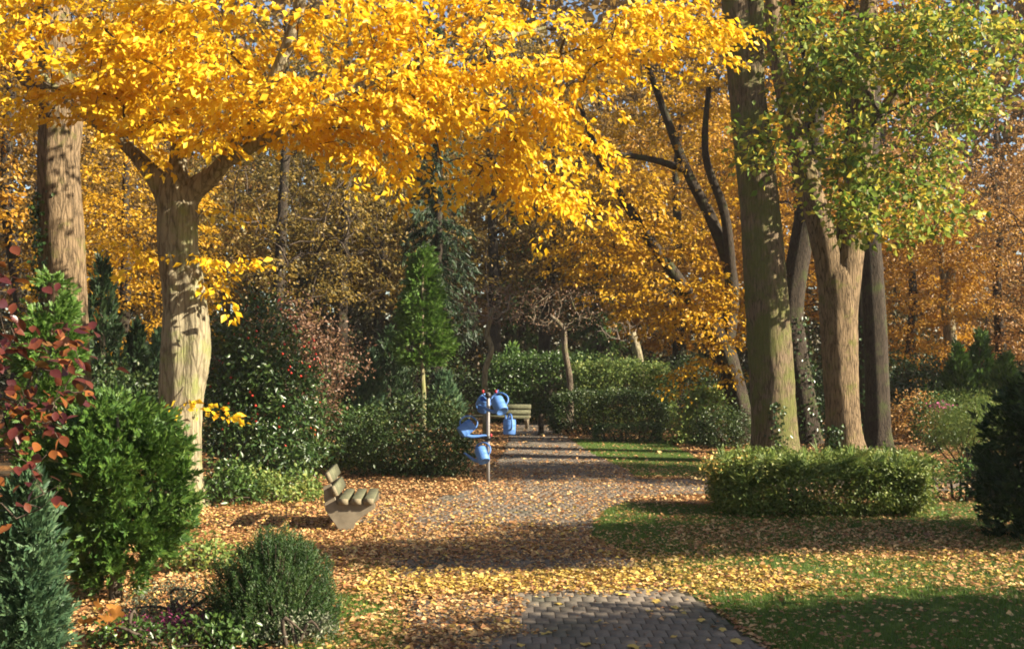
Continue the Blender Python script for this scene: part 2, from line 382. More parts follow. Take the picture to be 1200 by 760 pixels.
def paver_mat():
    m, n, l = new_mat('concrete_pavers'); b = n['Principled BSDF']; b.inputs['Roughness'].default_value = .85; b.inputs['Specular IOR Level'].default_value = .25
    tc = n.new('ShaderNodeTexCoord'); nz = n.new('ShaderNodeTexNoise'); nz.inputs['Scale'].default_value = 55; nz.inputs['Detail'].default_value = 5; l.new(tc.outputs['Object'], nz.inputs['Vector'])
    g = n.new('ShaderNodeNewGeometry'); oi = n.new('ShaderNodeObjectInfo')
    a = n.new('ShaderNodeMath'); a.operation = 'ADD'; l.new(g.outputs['Random Per Island'], a.inputs[0]); l.new(oi.outputs['Random'], a.inputs[1])
    f = n.new('ShaderNodeMath'); f.operation = 'FRACT'; l.new(a.outputs[0], f.inputs[0])
    r = ramp(n, [(.16, .134, .106), (.175, .147, .116), (.19, .16, .127)]); l.new(f.outputs[0], r.inputs[0])
    x = n.new('ShaderNodeMixRGB'); x.blend_type = 'MULTIPLY'; x.inputs[0].default_value = .8; l.new(r.outputs[0], x.inputs[1])
    r2 = ramp(n, [(.6, .58, .55), (1.1, 1.08, 1.05)], [.3, .7]); l.new(nz.outputs['Fac'], r2.inputs[0]); l.new(r2.outputs[0], x.inputs[2])
    # moss and dirt stains
    st = n.new('ShaderNodeTexNoise'); st.inputs['Scale'].default_value = 1.3; st.inputs['Detail'].default_value = 7; l.new(g.outputs['Position'], st.inputs['Vector'])
    mr = n.new('ShaderNodeMapRange'); mr.inputs[1].default_value = .5; mr.inputs[2].default_value = .75; l.new(st.outputs['Fac'], mr.inputs[0])
    x2 = n.new('ShaderNodeMixRGB'); l.new(mr.outputs[0], x2.inputs[0]); l.new(x.outputs[0], x2.inputs[1]); x2.inputs[2].default_value = (.075, .075, .05, 1)
    l.new(x2.outputs[0], b.inputs['Base Color'])
    bp = n.new('ShaderNodeBump'); bp.inputs['Strength'].default_value = .4; bp.inputs['Distance'].default_value = .004; l.new(nz.outputs['Fac'], bp.inputs['Height']); l.new(bp.outputs[0], b.inputs['Normal'])
    return m
M['ground'] = ground_mat(); M['lawn'] = lawn_mat(); M['paver'] = paver_mat()
M['joint'] = plain_mat('mossy_joint_sand', (.08, .072, .048), .95, .1, .4, 20)

# ------------------------------------------------------------------ ground
gs = 40
xs = np.concatenate([np.linspace(-900, -40, 8), np.linspace(-36, 36, 73), np.linspace(40, 900, 8)])
ys = np.concatenate([np.linspace(-400, -10, 6), np.linspace(-6, 80, 87), np.linspace(90, 1200, 10)])
GX, GY = np.meshgrid(xs, ys)
GV = np.stack([GX, GY, np.zeros_like(GX)], -1).reshape(-1, 3)
w = len(xs); i = (np.arange(len(ys) - 1)[:, None] * w + np.arange(w - 1)[None]).ravel()
ground = link('ground', mesh_np('ground', GV, np.stack([i, i + 1, i + w + 1, i + w], 1)), M['ground'])
tag(ground, 'brown leaf strewn soil under the trees', 'ground', kind='structure')

# the path: centre line and half width by distance, plus a side branch to the right
PC = np.array([(-3, .75, 1.48), (6, .72, 1.48), (9.9, .62, 1.48), (12.5, .35, 1.45), (16.4, -.45, 1.45), (19, -.30, 1.7), (22, .9, 1.7), (26, 1.0, 1.5), (31, .9, 1.1), (40, .75, .8), (47, .6, .8)])
def on_path(x, y, m=0.0):
    c = np.interp(y, PC[:, 0], PC[:, 1]); h = np.interp(y, PC[:, 0], PC[:, 2])
    main = (np.abs(x - c) < h + m) & (y < 47)
    yc = 22.3 + .10 * x
    side = (np.abs(y - yc) < 1.35 + m) & (x > 0) & (x < 16)
    yl = 18.9 + .02 * x
    left = (np.abs(y - yl) < 1.25 + m) & (x < 0) & (x > -2.6)
    return main | side | left

def path_outline():
    S = Soup()
    y = np.linspace(-3, 47, 200); c = np.interp(y, PC[:, 0], PC[:, 1]); h = np.interp(y, PC[:, 0], PC[:, 2])
    V = np.concatenate([np.stack([c - h, y, y * 0 + .004], 1), np.stack([c + h, y, y * 0 + .004], 1)])
    k = np.arange(199); S.add(V, np.stack([k, k + 200, k + 201, k + 1], 1))
    x = np.linspace(.0, 16, 20); yc = 22.3 + .10 * x
    V = np.concatenate([np.stack([x, yc - 1.35, x * 0 + .008], 1), np.stack([x, yc + 1.35, x * 0 + .008], 1)]); k = np.arange(19)
    S.add(V, np.stack([k, k + 1, k + 21, k + 20], 1))
    x = np.linspace(-2.6, 0, 5); yc = 18.9 + .02 * x
    V = np.concatenate([np.stack([x, yc - 1.25, x * 0 + .012], 1), np.stack([x, yc + 1.25, x * 0 + .012], 1)]); k = np.arange(4)
    S.add(V, np.stack([k, k + 1, k + 6, k + 5], 1))
    return S.mesh('path')
path = link('path', path_outline(), M['joint'])
tag(path, 'grey block paved path winding away under fallen leaves', 'path', kind='structure')

# pavers: 300 nearest as single pieces, the rest joined
PW, PL, GAP, PH = .125, .25, .004, .012
def paver_block(w, l, h, bev=.004):
    a, b = w / 2, l / 2
    V = [(-a, -b, 0), (a, -b, 0), (a, b, 0), (-a, b, 0), (-a, -b, h - bev), (a, -b, h - bev), (a, b, h - bev), (-a, b, h - bev),
         (-a + bev, -b + bev, h), (a - bev, -b + bev, h), (a - bev, b - bev, h), (-a + bev, b - bev, h)]
    F = []
    for k in range(4):
        j = (k + 1) % 4
        F += [(k, j, 4 + j, 4 + k), (4 + k, 4 + j, 8 + j, 8 + k)]
    F.append((8, 9, 10, 11))
    return np.array(V, float), np.array(F)
BV, BF = paver_block(PW - GAP, PL - GAP, PH)
pos = []
for r_, y in enumerate(np.arange(5.0, 44, PL)):
    x = np.arange(-3.2, 9, PW) + (PW / 2 if r_ % 2 else 0)
    yy = np.full_like(x, y)
    xx = x + np.interp(y, PC[:, 0], PC[:, 1]) * .0 - .16 * (y - 10) * .12
    k = on_path(xx, yy, -.03); pos.append(np.stack([xx[k], yy[k]], 1))
pos = np.concatenate(pos)
inview = (pos[:, 1] > 9.55) & (np.abs(pos[:, 0]) < .43 * pos[:, 1])
order = np.argsort(np.where(inview, pos[:, 1], 1e3)); near = order[:300]; rest = order[300:]
bmesh_one = mesh_np('paver', BV, BF); bmesh_one.materials.append(M['paver'])
for k in near:
    o = bpy.data.objects.new('paver', bmesh_one); COL.objects.link(o); o.parent = path
    o.location = (pos[k, 0], pos[k, 1], .004 + R.uniform(-.003, .003)); o.rotation_euler = (R.normal(0, .008), R.normal(0, .008), R.normal(0, .006))
rest = rest[pos[rest, 1] > 0]
V = BV[None] + np.concatenate([pos[rest], .004 + R.uniform(-.003, .003, (len(rest), 1))], 1)[:, None]
F = BF[None] + (np.arange(len(rest)) * len(BV))[:, None, None]
o = link('pavers', mesh_np('pavers', V.reshape(-1, 3), F.reshape(-1, 4)), M['paver'], path); o['kind'] = 'stuff'

# lawns
def lawn_fn(x, y):
    n = lump(np.stack([x, y, x * 0], -1), .9, 3) * .5
    right = (x > np.interp(y, PC[:, 0], PC[:, 1] + PC[:, 2]) + .08) & (y < 20.0 + n) & (x < 16)
    left = (x < np.interp(y, PC[:, 0], PC[:, 1] - PC[:, 2]) - .05) & (x > -1.9 + n * .6) & (y < 14.2)
    back = (x > 1.6) & (x < 4.5) & (y > 24.5) & (y < 36)
    return right | left | back
def lawn_strip(name, y0, y1, xl, xr, z):
    y = np.linspace(y0, y1, 60)
    V = np.concatenate([np.stack([xl(y), y, y * 0 + z], 1), np.stack([xr(y), y, y * 0 + z], 1)]); k = np.arange(59)
    return V, np.stack([k, k + 60, k + 61, k + 1], 1)
S = Soup()
redge = lambda y: np.interp(y, PC[:, 0], PC[:, 1] + PC[:, 2])
ledge = lambda y: np.interp(y, PC[:, 0], PC[:, 1] - PC[:, 2])
S.add(*lawn_strip('l', -3, 19.6, redge, lambda y: y * 0 + 16, .006))
S.add(*lawn_strip('l', -3, 14.2, lambda y: y * 0 - 1.9, ledge, .006))
S.add(*lawn_strip('l', 24.9, 36, lambda y: np.maximum(redge(y), 1.9), lambda y: y * 0 + 4.5, .006))
lawn = link('lawn', S.mesh('lawn'), M['lawn']); tag(lawn, 'short green lawn beside the path', 'lawn', kind='structure')

n = 420000
gx = R.uniform(-2.2, 9, n); gy = 9.3 + (R.random(n) ** 1.5) * 27
k = lawn_fn(gx, gy) & (np.abs(gx) < .45 * gy) & ~on_path(gx, gy, -.02 + 0 * gx)
gx, gy = gx[k], gy[k]; n = len(gx)
P = np.stack([gx, gy, np.full(n, .004)], 1)
h = R.uniform(.025, .06, n) * (1 + .5 * lump(P, 1.5, 1)); wd = R.uniform(.004, .009, n); an = R.uniform(0, 2 * np.pi, n)
sx = np.stack([np.cos(an), np.sin(an), an * 0], 1) * wd[:, None] * .5
tipv = P + np.stack([R.normal(0, .35, n) * h, R.normal(0, .35, n) * h, h], 1)
V = np.stack([P - sx, P + sx, tipv], 1).reshape(-1, 3)
g_o = link('grass', mesh_np('grass', V, np.arange(3 * n).reshape(-1, 3)), M['grass'])
tag(g_o, 'short green grass blades of the lawn', 'grass', kind='stuff')

# fallen leaves
def litter_density(x, y):
    p = np.stack([x, y, x * 0], -1)
    ns = lump(p, 1.1, 5) * .5 + lump(p, 3.1, 9) * .3
    d = np.full_like(x, .55) + ns * .4
    pth = on_path(x, y); lw = lawn_fn(x, y) & ~pth
    d = np.where(lw, .17 + ns * .3, d)
    c = np.interp(y, PC[:, 0], PC[:, 1]); h = np.interp(y, PC[:, 0], PC[:, 2])
    e = (x - c) / h                                   # -1 left edge .. 1 right edge
    d = np.where(pth, np.where(y < 26, .30, .22) + ns * .5, d)
    d = np.where(pth & (y < 12.4 + .25 * lump(p, 2.6, 7)) & (e > -.5), .012, d)           # swept paving in front
    ed = lump(p, 2.3, 12) * .22 + lump(p, 6.0, 4) * .10 + .11 * (y - 11.2)
    d = np.where((y < 12.8) & (e < -.28 + ed) & (e > -1.15 + ed * 1.5), .6 + ns * .4, d)
    d = np.where((y < 12.8) & (e <= -1.15 + ed * 1.5) & (e > -1.9 + ed), .2 + ns * .3, d)
    drift = np.exp(-((y - (12.9 + .10 * x + .25 * np.sin(x * 1.7))) / .55) ** 2)
    d = np.maximum(d, drift * (1.15 + ns * .3) * ((x > -2.5) & (x < 4)))
    d = np.where((y > 12.6) & (y < 14.7) & (x > 1.5), .30 + ns * .45, d)
    d = np.where((y > 14.4) & (y < 17.5) & (e > -1.3) & (e < 1.0), .5 + ns * .4, d)
    d = np.where((y > 14.2) & (y < 18.2) & (x > 2.2), .45 + ns * .5, d)
    d = np.where((y < 12.3) & (x > 2.3), .09 + ns * .14, d)
    d = np.where((x < -1.4) & (y > 13) & (y < 30), .8 + ns * .35, d)
    d = np.where((y > 21) & (y < 26) & (x < .2), .6 + ns * .3, d)
    return np.clip(d, .006, 1.2)
def litter(n, x0, x1, y0, y1, L, k=1.0, hi=.03):
    x = R.uniform(x0, x1, n); y = y0 + (y1 - y0) * R.random(n)
    keep = (R.random(n) < litter_density(x, y) * k) & (np.abs(x) < .47 * y + .3)
    x, y = x[keep], y[keep]; m = len(x)
    z = np.where(on_path(x, y), .019, .012) + R.random(m) ** 2 * hi + .012 * np.clip(litter_density(x, y) - .5, 0, 1)
    P = np.stack([x, y, z], 1)
    a = R.uniform(0, 2 * np.pi, m); D = np.stack([np.cos(a), np.sin(a), R.normal(0, .22, m)], 1)
    N = np.stack([R.normal(0, .38, m), R.normal(0, .38, m), np.ones(m)], 1)
    Lr = L * R.uniform(.45, 1.0, m) * np.where(R.random(m) < .12, 1.7, 1.15)
    V, F = leaves(P, D, N, Lr, Lr * R.uniform(.5, .95, m), fold=.16)
    V[:, 2] = np.maximum(V[:, 2], np.where(np.repeat(on_path(x, y), 4), .018, .008))
    return V, F
S = Soup()
S.add(*litter(120000, -5, 7.5, 9.2, 17, .058))
S.add(*litter(105000, -9, 10, 17, 28, .062))
S.add(*litter(60000, -14, 16, 28, 48, .09))
SY = Soup()
SY.add(*litter(9000, -1.6, 3.2, 12.2, 13.6, .062, .75, .045))
SY.add(*litter(12000, 1, 7, 12.4, 14.8, .062, .4, .04))
SY.add(*litter(26000, -5, 2, 9.3, 20, .058, .3, .04))
yl = link('fallen_yellow_leaves', SY.mesh('fallen_yellow_leaves'), M['litter_yellow'])
tag(yl, 'drift of bright yellow fallen leaves across the near path', 'fallen leaves', kind='stuff')
lit = link('fallen_leaves', S.mesh('fallen_leaves'), M['litter'])
tag(lit, 'brown and golden fallen leaves scattered over path and lawn', 'fallen leaves', kind='stuff')

# a few single yellow leaves lying on the swept paving
def big_leaf(L):
    """five lobed leaf lying flat, curled"""
    pts = []
    for k in range(20):
        a = k / 20 * 2 * math.pi
        r = .5 * L * (.62 + .38 * abs(math.cos(2.5 * a)))
        pts.append((r * math.cos(a), r * math.sin(a), .10 * L * math.sin(3 * a + 1) * .6 + .02 * L))
    V = np.array([(0, 0, .012 * L)] + pts); V[:, 2] -= V[:, 2].min()
    F = np.array([(0, k + 1, (k + 1) % 20 + 1) for k in range(20)])
    return mesh_np('fallen_leaf', V, F)
leaf_me = [big_leaf(.11), big_leaf(.085), big_leaf(.13)]
for m_ in leaf_me: m_.materials.append(M['litter_yellow'])
spots = [(655, 708, 0), (722, 690, 1), (730, 697, 2), (768, 705, 0), (820, 668, 1), (686, 755, 0), (742, 758, 2), (788, 746, 1), (820, 727, 0), (862, 752, 2), (700, 728, 1), (760, 716, 1), (640, 742, 0), (845, 738, 1), (610, 756, 1), (790, 712, 0)]
for k, (px, py, v) in enumerate(spots):
    g = gnd(px, py)
    o = bpy.data.objects.new('fallen_leaf', leaf_me[v]); COL.objects.link(o)
    o.location = (g[0], g[1], .022); o.rotation_euler = (R.normal(0, .1), R.normal(0, .1), R.uniform(0, 6))
    tag(o, 'single yellow fallen leaf lying on the bare grey paving in front', 'leaf', 'single leaves on the swept paving')

#__STRUCTURE__

# ------------------------------------------------------------------ trees
def hero_tree(name, label, trunk_pts, trunk_r, bark, sides=28, rings=46, flute=.05, extra=(), group=None, flare=.35, seed=0, limb_bark=None):
    """trunk (with explicit limbs) of a tree seen close; returns root and the trunk's polyline"""
    base = np.asarray(trunk_pts[0], float)
    root = empty(name, tuple(base), label, 'tree', group)
    P = catmull(trunk_pts, rings); r = catmull(np.asarray(trunk_r, float)[:, None], rings)[:, 0]
    hh = np.maximum(P[:, 2] - P[0, 2], 0); r = r * (1 + flare * np.exp(-hh / .28))
    S = Soup(); S.add(*tube(P, r, sides, flute, 4, .012, seed))
    lines = [P]; LSS = []
    for q, (ep, er) in enumerate(extra):
        EP = catmull(ep, 22); ER = catmull(np.asarray(er, float)[:, None], 22)[:, 0]
        LS = Soup(); LS.add(*tube(EP, ER, 14, flute * .8, 3, .015, seed + q + 3)); LSS.append(LS); lines.append(EP)
    link('trunk', S.mesh('trunk', True), bark, root)
    for q, LS in enumerate(LSS): link('limb', LS.mesh('limb', True), limb_bark or bark, root)
    return root, lines

def leafy(root, lines, E, ntar, m, mat, kind='spray', tip=.007, step=.4, bark=None, rmax=.16, tar=None, **kw):
    tr = np.concatenate(lines)
    T = ellipsoid_targets(E, ntar) if tar is None else tar
    pts, par, rad, k0, dirs = grow_multi(lines, T, step, tip)
    S = limbs(pts, par, rad, k0, rmax)
    b = link('branches', S.mesh('branches', True), bark or M['twig'], root); b['kind'] = 'stuff'
    out = nrm(T - tr[np.argmin(np.linalg.norm(T[:, None] - tr[None], axis=2), axis=1)])
    V, F = sprays(T, nrm(dirs + .6 * out), m, **kw) if kind == 'spray' else clumps(T, m, **kw)
    c = link('crown', mesh_np('crown', V, F), mat, root)
    return T

def grow_multi(lines, T, step, tip):
    tr = np.concatenate([l[len(l) // 3 if q == 0 else 4:] for q, l in enumerate(lines)])
    return grow(tr, T, step, tip)

def ivy(root, line, r, n, z0, z1, ang=None, name='ivy', L=.07):
    """ivy leaves clinging round a trunk line"""
    P = catmull(line, 80); k = (P[:, 2] > z0) & (P[:, 2] < z1); P = P[k]
    q = P[R.integers(0, len(P), n)]
    a = R.uniform(0, 2 * np.pi, n) if ang is None else R.normal(ang[0], ang[1], n)
    o = np.stack([np.cos(a), np.sin(a), a * 0], 1)
    C = q + o * (r + R.random(n)[:, None] ** 2 * .12) + rnd(n, .03)
    D = -UP * .7 + rnd(n, .5); V, F = leaves(C, D, o + rnd(n, .35), L * R.uniform(.7, 1.3, n), L * .9)
    link(name, mesh_np(name, V, F), M['glossy'], root)

# 1. golden tree at the left with the pale fluted trunk
d = 19.5
tp = [at(218, d=19.5, z=0), at(215, 540, d), at(213, 470, d), at(219, 410, d), at(216, 350, d), at(208, 290, d), at(207, 245, d), at(204, 215, d), at(205, 188, d)]
tr_ = [.30, .29, .34, .385, .345, .33, .33, .26, .08]
lim = [([at(209, 268, d), at(190, 222, d), at(166, 190, d), at(135, 160, d + .3), at(80, 120, d + .6), at(20, 60, d + 1)], [.24, .18, .125, .10, .08, .05]),
       ([at(206, 268, d), at(220, 228, d - .05), at(250, 203, d - .2), at(285, 155, d - .5), at(322, 85, d - .8), at(350, 0, d - 1), at(370, -120, d - 1.3)], [.25, .21, .14, .115, .10, .085, .05]),
       ([at(206, 250, d), at(206, 205, d), at(207, 150, d + .2), at(198, 70, d + .3), at(190, -40, d + .4), at(200, -160, d + .3)], [.24, .17, .12, .10, .09, .06]),
       ([at(262, 190, d - .3), at(330, 150, d - .8), at(420, 100, d - .8), at(520, 60, d - .4), at(640, 30, d)], [.10, .08, .07, .05, .03])]
root, lines = hero_tree('golden_tree', 'golden yellow tree with a pale fluted trunk standing left of the bench', tp, tr_, M['bark_pale'], 40, 90, .075, lim, seed=2)
E = [(*at(330, 70, 18.8), 3.4, 1.8, 1.35, 10), (*at(90, 60, 18.6), 2.6, 1.8, 1.15, 5), (*at(560, 70, 19.6), 2.2, 1.2, 1.2, 5), (*at(640, 190, 20.6), 1.2, 1.0, .9, 2.0),
     (*at(770, 35, 20), 1.7, 1.0, .6, 2.0), (*at(300, -140, 18.5), 4.2, 3.0, 1.2, 4), (*at(210, 110, 18.2), 1.7, 1.2, .9, 2.6), (*at(420, 140, 18.9), 1.2, .8, .65, 2.0), (*at(540, 190, 20.5), 1.4, .7, .45, .8)]
T = ellipsoid_targets(E, 620, .45)
lit_low = np.array([at(235, 300, 19.0), at(262, 318, 19.0), at(180, 300, 19.1), at(258, 245, 19.2), at(165, 292, 19.2), at(232, 470, 18.9), at(205, 480, 19.0), at(250, 335, 18.9), at(275, 305, 19.0)])
T = np.concatenate([T, lit_low])
leafy(root, lines, None, 0, 44, M['gold'], tar=T, Ls=.72, Ws=.34, droop=.26, L=.128, W=.62, jit=.032, lvar=.38)

# 2. tree at the far left edge
d = 23
tp = [at(88, d=d, z=0), at(82, 480, d), at(76, 380, d), at(70, 270, d), at(66, 190, d), at(68, 130, d), at(60, 40, d), at(50, -60, d)]
root, lines = hero_tree('ivy_trunk_tree', 'thick trunk with a strip of ivy at the far left edge', tp, [.48, .44, .42, .43, .40, .40, .34, .26], M['bark_warm'], 30, 50, .03,
    [([at(68, 150, d), at(40, 110, d), at(10, 70, d + .4), at(-40, 20, d + 1)], [.2, .15, .12, .08]), ([at(66, 120, d), at(100, 60, d), at(130, -10, d + .3), at(150, -90, d)], [.2, .14, .12, .08])], seed=5)
E = [(*at(0, 60, 24), 2.2, 1.6, 1.6, 3), (*at(80, -80, 24), 3.5, 3, 1.6, 5), (*at(-40, 200, 25), 1.2, 1.2, 1.6, 1.5)]
leafy(root, lines, E, 170, 45, M['orange'], Ls=.7, Ws=.4, L=.12)
ivy(root, tp, .43, 900, .8, 5.6, (math.radians(215), .35), L=.09)

# 3. two big furrowed trunks at the right with their darker neighbours
d = 28
tp = [at(908, d=d, z=0), at(906, 480, d), at(902, 400, d), at(897, 320, d), at(892, 250, d), at(884, 170, d), at(874, 80, d), at(866, 0, d), at(856, -120, d)]
root, lines = hero_tree('mossy_trunk_tree', 'big mossy trunk with furrowed bark, left of the pair behind the low clipped shrub', tp, [.52, .50, .51, .50, .47, .45, .40, .36, .3], M['bark_oak'], 40, 80, .025,
    [([at(884, 130, d), at(888, 50, d - .2), at(890, -60, d - .3)], [.26, .2, .14])], seed=7)
E = [(*at(840, -130, 28), 4.0, 3, 2.2, 6), (*at(800, 25, 27), 1.6, 1.2, .6, 1.2)]
leafy(root, lines, E, 170, 45, M['gold_deep'], Ls=.8, Ws=.4, L=.13)
ivy(root, tp, .5, 160, .2, 1.5, (math.radians(265), .16), L=.08)
d = 30
tp = [at(990, d=d, z=0), at(987, 480, d), at(984, 410, d), at(982, 340, d), at(984, 312, d), at(985, 285, d)]
lim = [([at(981, 372, d), at(974, 318, d), at(964, 270, d), at(946, 205, d), at(928, 130, d + .2), at(910, 40, d + .3), at(900, -90, d)], [.36, .37, .34, .30, .27, .22, .14]),
       ([at(987, 378, d), at(992, 318, d), at(1000, 262, d), at(1008, 190, d), at(1014, 110, d - .2), at(1020, 20, d - .3), at(1030, -100, d)], [.38, .40, .37, .33, .28, .22, .14]),
       ([at(1010, 170, d), at(1050, 110, d - .5), at(1090, 60, d - 1), at(1130, 0, d - 1.4)], [.17, .13, .11, .07])]
root, lines = hero_tree('forked_oak', 'forked oak with warm brown trunk and green yellow leaves, right of the mossy trunk', tp, [.46, .43, .44, .46, .34, .04], M['bark_warm'], 40, 60, .03, lim, seed=9)
E = [(*at(1040, 120, 27.5), 2.6, 1.6, 2.1, 7), (*at(1130, 60, 27), 1.7, 1.5, 1.5, 4), (*at(960, 60, 27.5), 1.3, 1.2, 1.3, 3), (*at(1060, 250, 27), 1.7, 1.0, .65, 2.4), (*at(1000, 210, 27.5), .9, .6, .6, 1.2), (*at(895, 170, 26.8), .45, .4, .9, .7), (*at(1060, -80, 28), 3.2, 2.5, 1.2, 3)]
leafy(root, lines, E, 400, 22, M['oak'], kind='clump', rad=.30, L=.18, W=.62, tip=.008, flat=.6, upb=.7)
ivy(root, [at(972, d=29.5, z=0), at(978, 500, 29.5)], .1, 260, 0, 1.0, L=.09)
for px, pxt, d, r0, lab, nm in [(1028, 1020, 32.5, .34, 'dark shaded trunk standing right of the forked oak', 'shaded_tree'), (1012, 1000, 34, .30, 'thin ivy clad trunk in the gap just right of the forked oak', 'ivy_clad_tree'), (946, 925, 34, .36, 'leaning ivy clad dark trunk between the mossy trunk and the forked oak', 'leaning_tree')]:
    tp = [at(px, d=d, z=0), at(px - (0 if nm != 'leaning_tree' else 4), 470, d), at(px - 3 if nm != 'leaning_tree' else 928, 370, d), at(pxt if nm != 'leaning_tree' else 940, 280, d), at(pxt if nm != 'leaning_tree' else 952, 210, d), at(pxt + 4 if nm != 'leaning_tree' else 955, 80, d), at(pxt, -60, d)]
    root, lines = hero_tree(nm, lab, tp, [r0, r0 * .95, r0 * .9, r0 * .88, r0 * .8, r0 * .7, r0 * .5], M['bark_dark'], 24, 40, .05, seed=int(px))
    E = [(*at(pxt, -60, d + .5), 2.6, 2.4, 2.0, 4), (*at(pxt + 30, 60, d + 2), 2.0, 1.5, 1.4, 2)]
    leafy(root, lines, E, 90, 45, M['orange'] if nm != 'shaded_tree' else M['gold_deep'], Ls=.8, Ws=.45, L=.14)
    if nm != 'shaded_tree': ivy(root, tp, r0, 900, .1, 3.6, L=.09)

# 4. leaning golden tree behind the mossy trunk
d = 36
tp = [at(868, d=d, z=0), at(864, 470, d), at(852, 420, d), at(835, 380, d)]
lim = [([at(840, 400, d), at(800, 335, d), at(768, 290, d), at(735, 240, d), at(705, 190, d), at(680, 120, d)], [.26, .2, .17, .14, .11, .06]),
       ([at(850, 410, d), at(858, 330, d), at(836, 260, d), at(806, 200, d), at(780, 130, d), at(755, 60, d)], [.26, .21, .18, .15, .12, .07]),
       ([at(858, 330, d), at(850, 250, d - .4), at(828, 180, d - .6), at(832, 100, d - .8)], [.18, .14, .11, .07]),
       ([at(805, 198, d), at(760, 185, d - .5), at(715, 178, d - 1), at(680, 168, d - 1.4)], [.12, .09, .07, .04])]
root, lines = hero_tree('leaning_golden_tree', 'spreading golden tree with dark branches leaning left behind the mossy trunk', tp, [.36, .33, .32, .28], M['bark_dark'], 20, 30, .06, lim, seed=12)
E = [(*at(770, 330, 35), 2.0, 1.6, 1.6, 4), (*at(720, 240, 34.5), 1.9, 1.6, 1.3, 3.2), (*at(840, 370, 34), 1.0, 1.0, 1.0, 2), (*at(690, 300, 35), 1.2, 1.2, .5, 1.2), (*at(790, 200, 37), 2.6, 1.5, 2.4, 4), (*at(740, 100, 37), 3.2, 2, 2, 3.5), (*at(830, 440, 35), .9, .8, .6, .7)]
leafy(root, lines, E, 380, 36, M['gold_deep'], Ls=.8, Ws=.42, droop=.22, L=.13, W=.6, jit=.035)

# 5. forest behind: a few kinds built once, then copied
def forest_proto(seed, H, z0, rx, ntar, m, L, bare=False, lean=0.0):
    global R
    R = np.random.default_rng(seed)
    P = np.array([(0, 0, 0), (.1, .05, H * .2), (.0 + lean * .3, .1, H * .45), (lean * .7, 0, H * .7), (lean, .1, H * .92)])
    P[1:4, :2] += R.normal(0, .18, (3, 2))
    tl = catmull(P, 26); r = np.linspace(.34, .07, 26) * (1 + .4 * np.exp(-tl[:, 2] / .4))
    tm = Soup(); tm.add(*tube(tl, r, 12, .05, 4, .02, seed)); trunk_me = tm.mesh('trunk', True)
    T = ellipsoid_targets([(lean * .5, 0, z0 + (H - z0) * .5, rx, rx, (H - z0) * .5, 3), (lean * .5, 0, z0 + (H - z0) * .35, rx * 1.1, rx * 1.1, (H - z0) * .3, 2)], ntar, .35)
    pts, par, rad, k0, dirs = grow(tl[5:], T, .7, .011)
    br_me = limbs(pts, par, rad, k0, .16, 5).mesh('branches', True)
    out = nrm(T * (1, 1, .2)); V, F = sprays(T, nrm(dirs + out), m, Ls=.95, Ws=.55, droop=.3, L=L, W=.62, jit=.09)
    return trunk_me, br_me, mesh_np('crown', V, F)
protos = [forest_proto(101, 15, 3.0, 3.6, 300, 48, .17), forest_proto(102, 18, 4.5, 3.8, 320, 42, .17, lean=1.0), forest_proto(103, 13, 1.6, 3.2, 280, 52, .16), forest_proto(104, 17, 3.5, 4.0, 330, 26, .15, lean=-.8)]
R = np.random.default_rng(77)
def forest_tree(px, d, kind, mat, bark, sc, label, rz=None, name='autumn_tree', group='autumn trees at the back', x=None):
    p = at(px, d=d, z=0) if x is None else np.array((x, d, 0.))
    root = bpy.data.objects.new(name, None); COL.objects.link(root)
    root.location = p; root.rotation_euler = (0, 0, R.uniform(0, 6) if rz is None else rz); root.scale = (sc,) * 3
    tag(root, label, 'tree', group)
    for nm, me, mt in zip(('trunk', 'branches', 'crown'), protos[kind], (M[bark], M['twig'], M[mat])):
        if len(me.materials) == 0: me.materials.append(mt)
        o = bpy.data.objects.new(nm, me); COL.objects.link(o); o.parent = root
        o.material_slots[0].link = 'OBJECT'; o.material_slots[0].material = mt
    return root
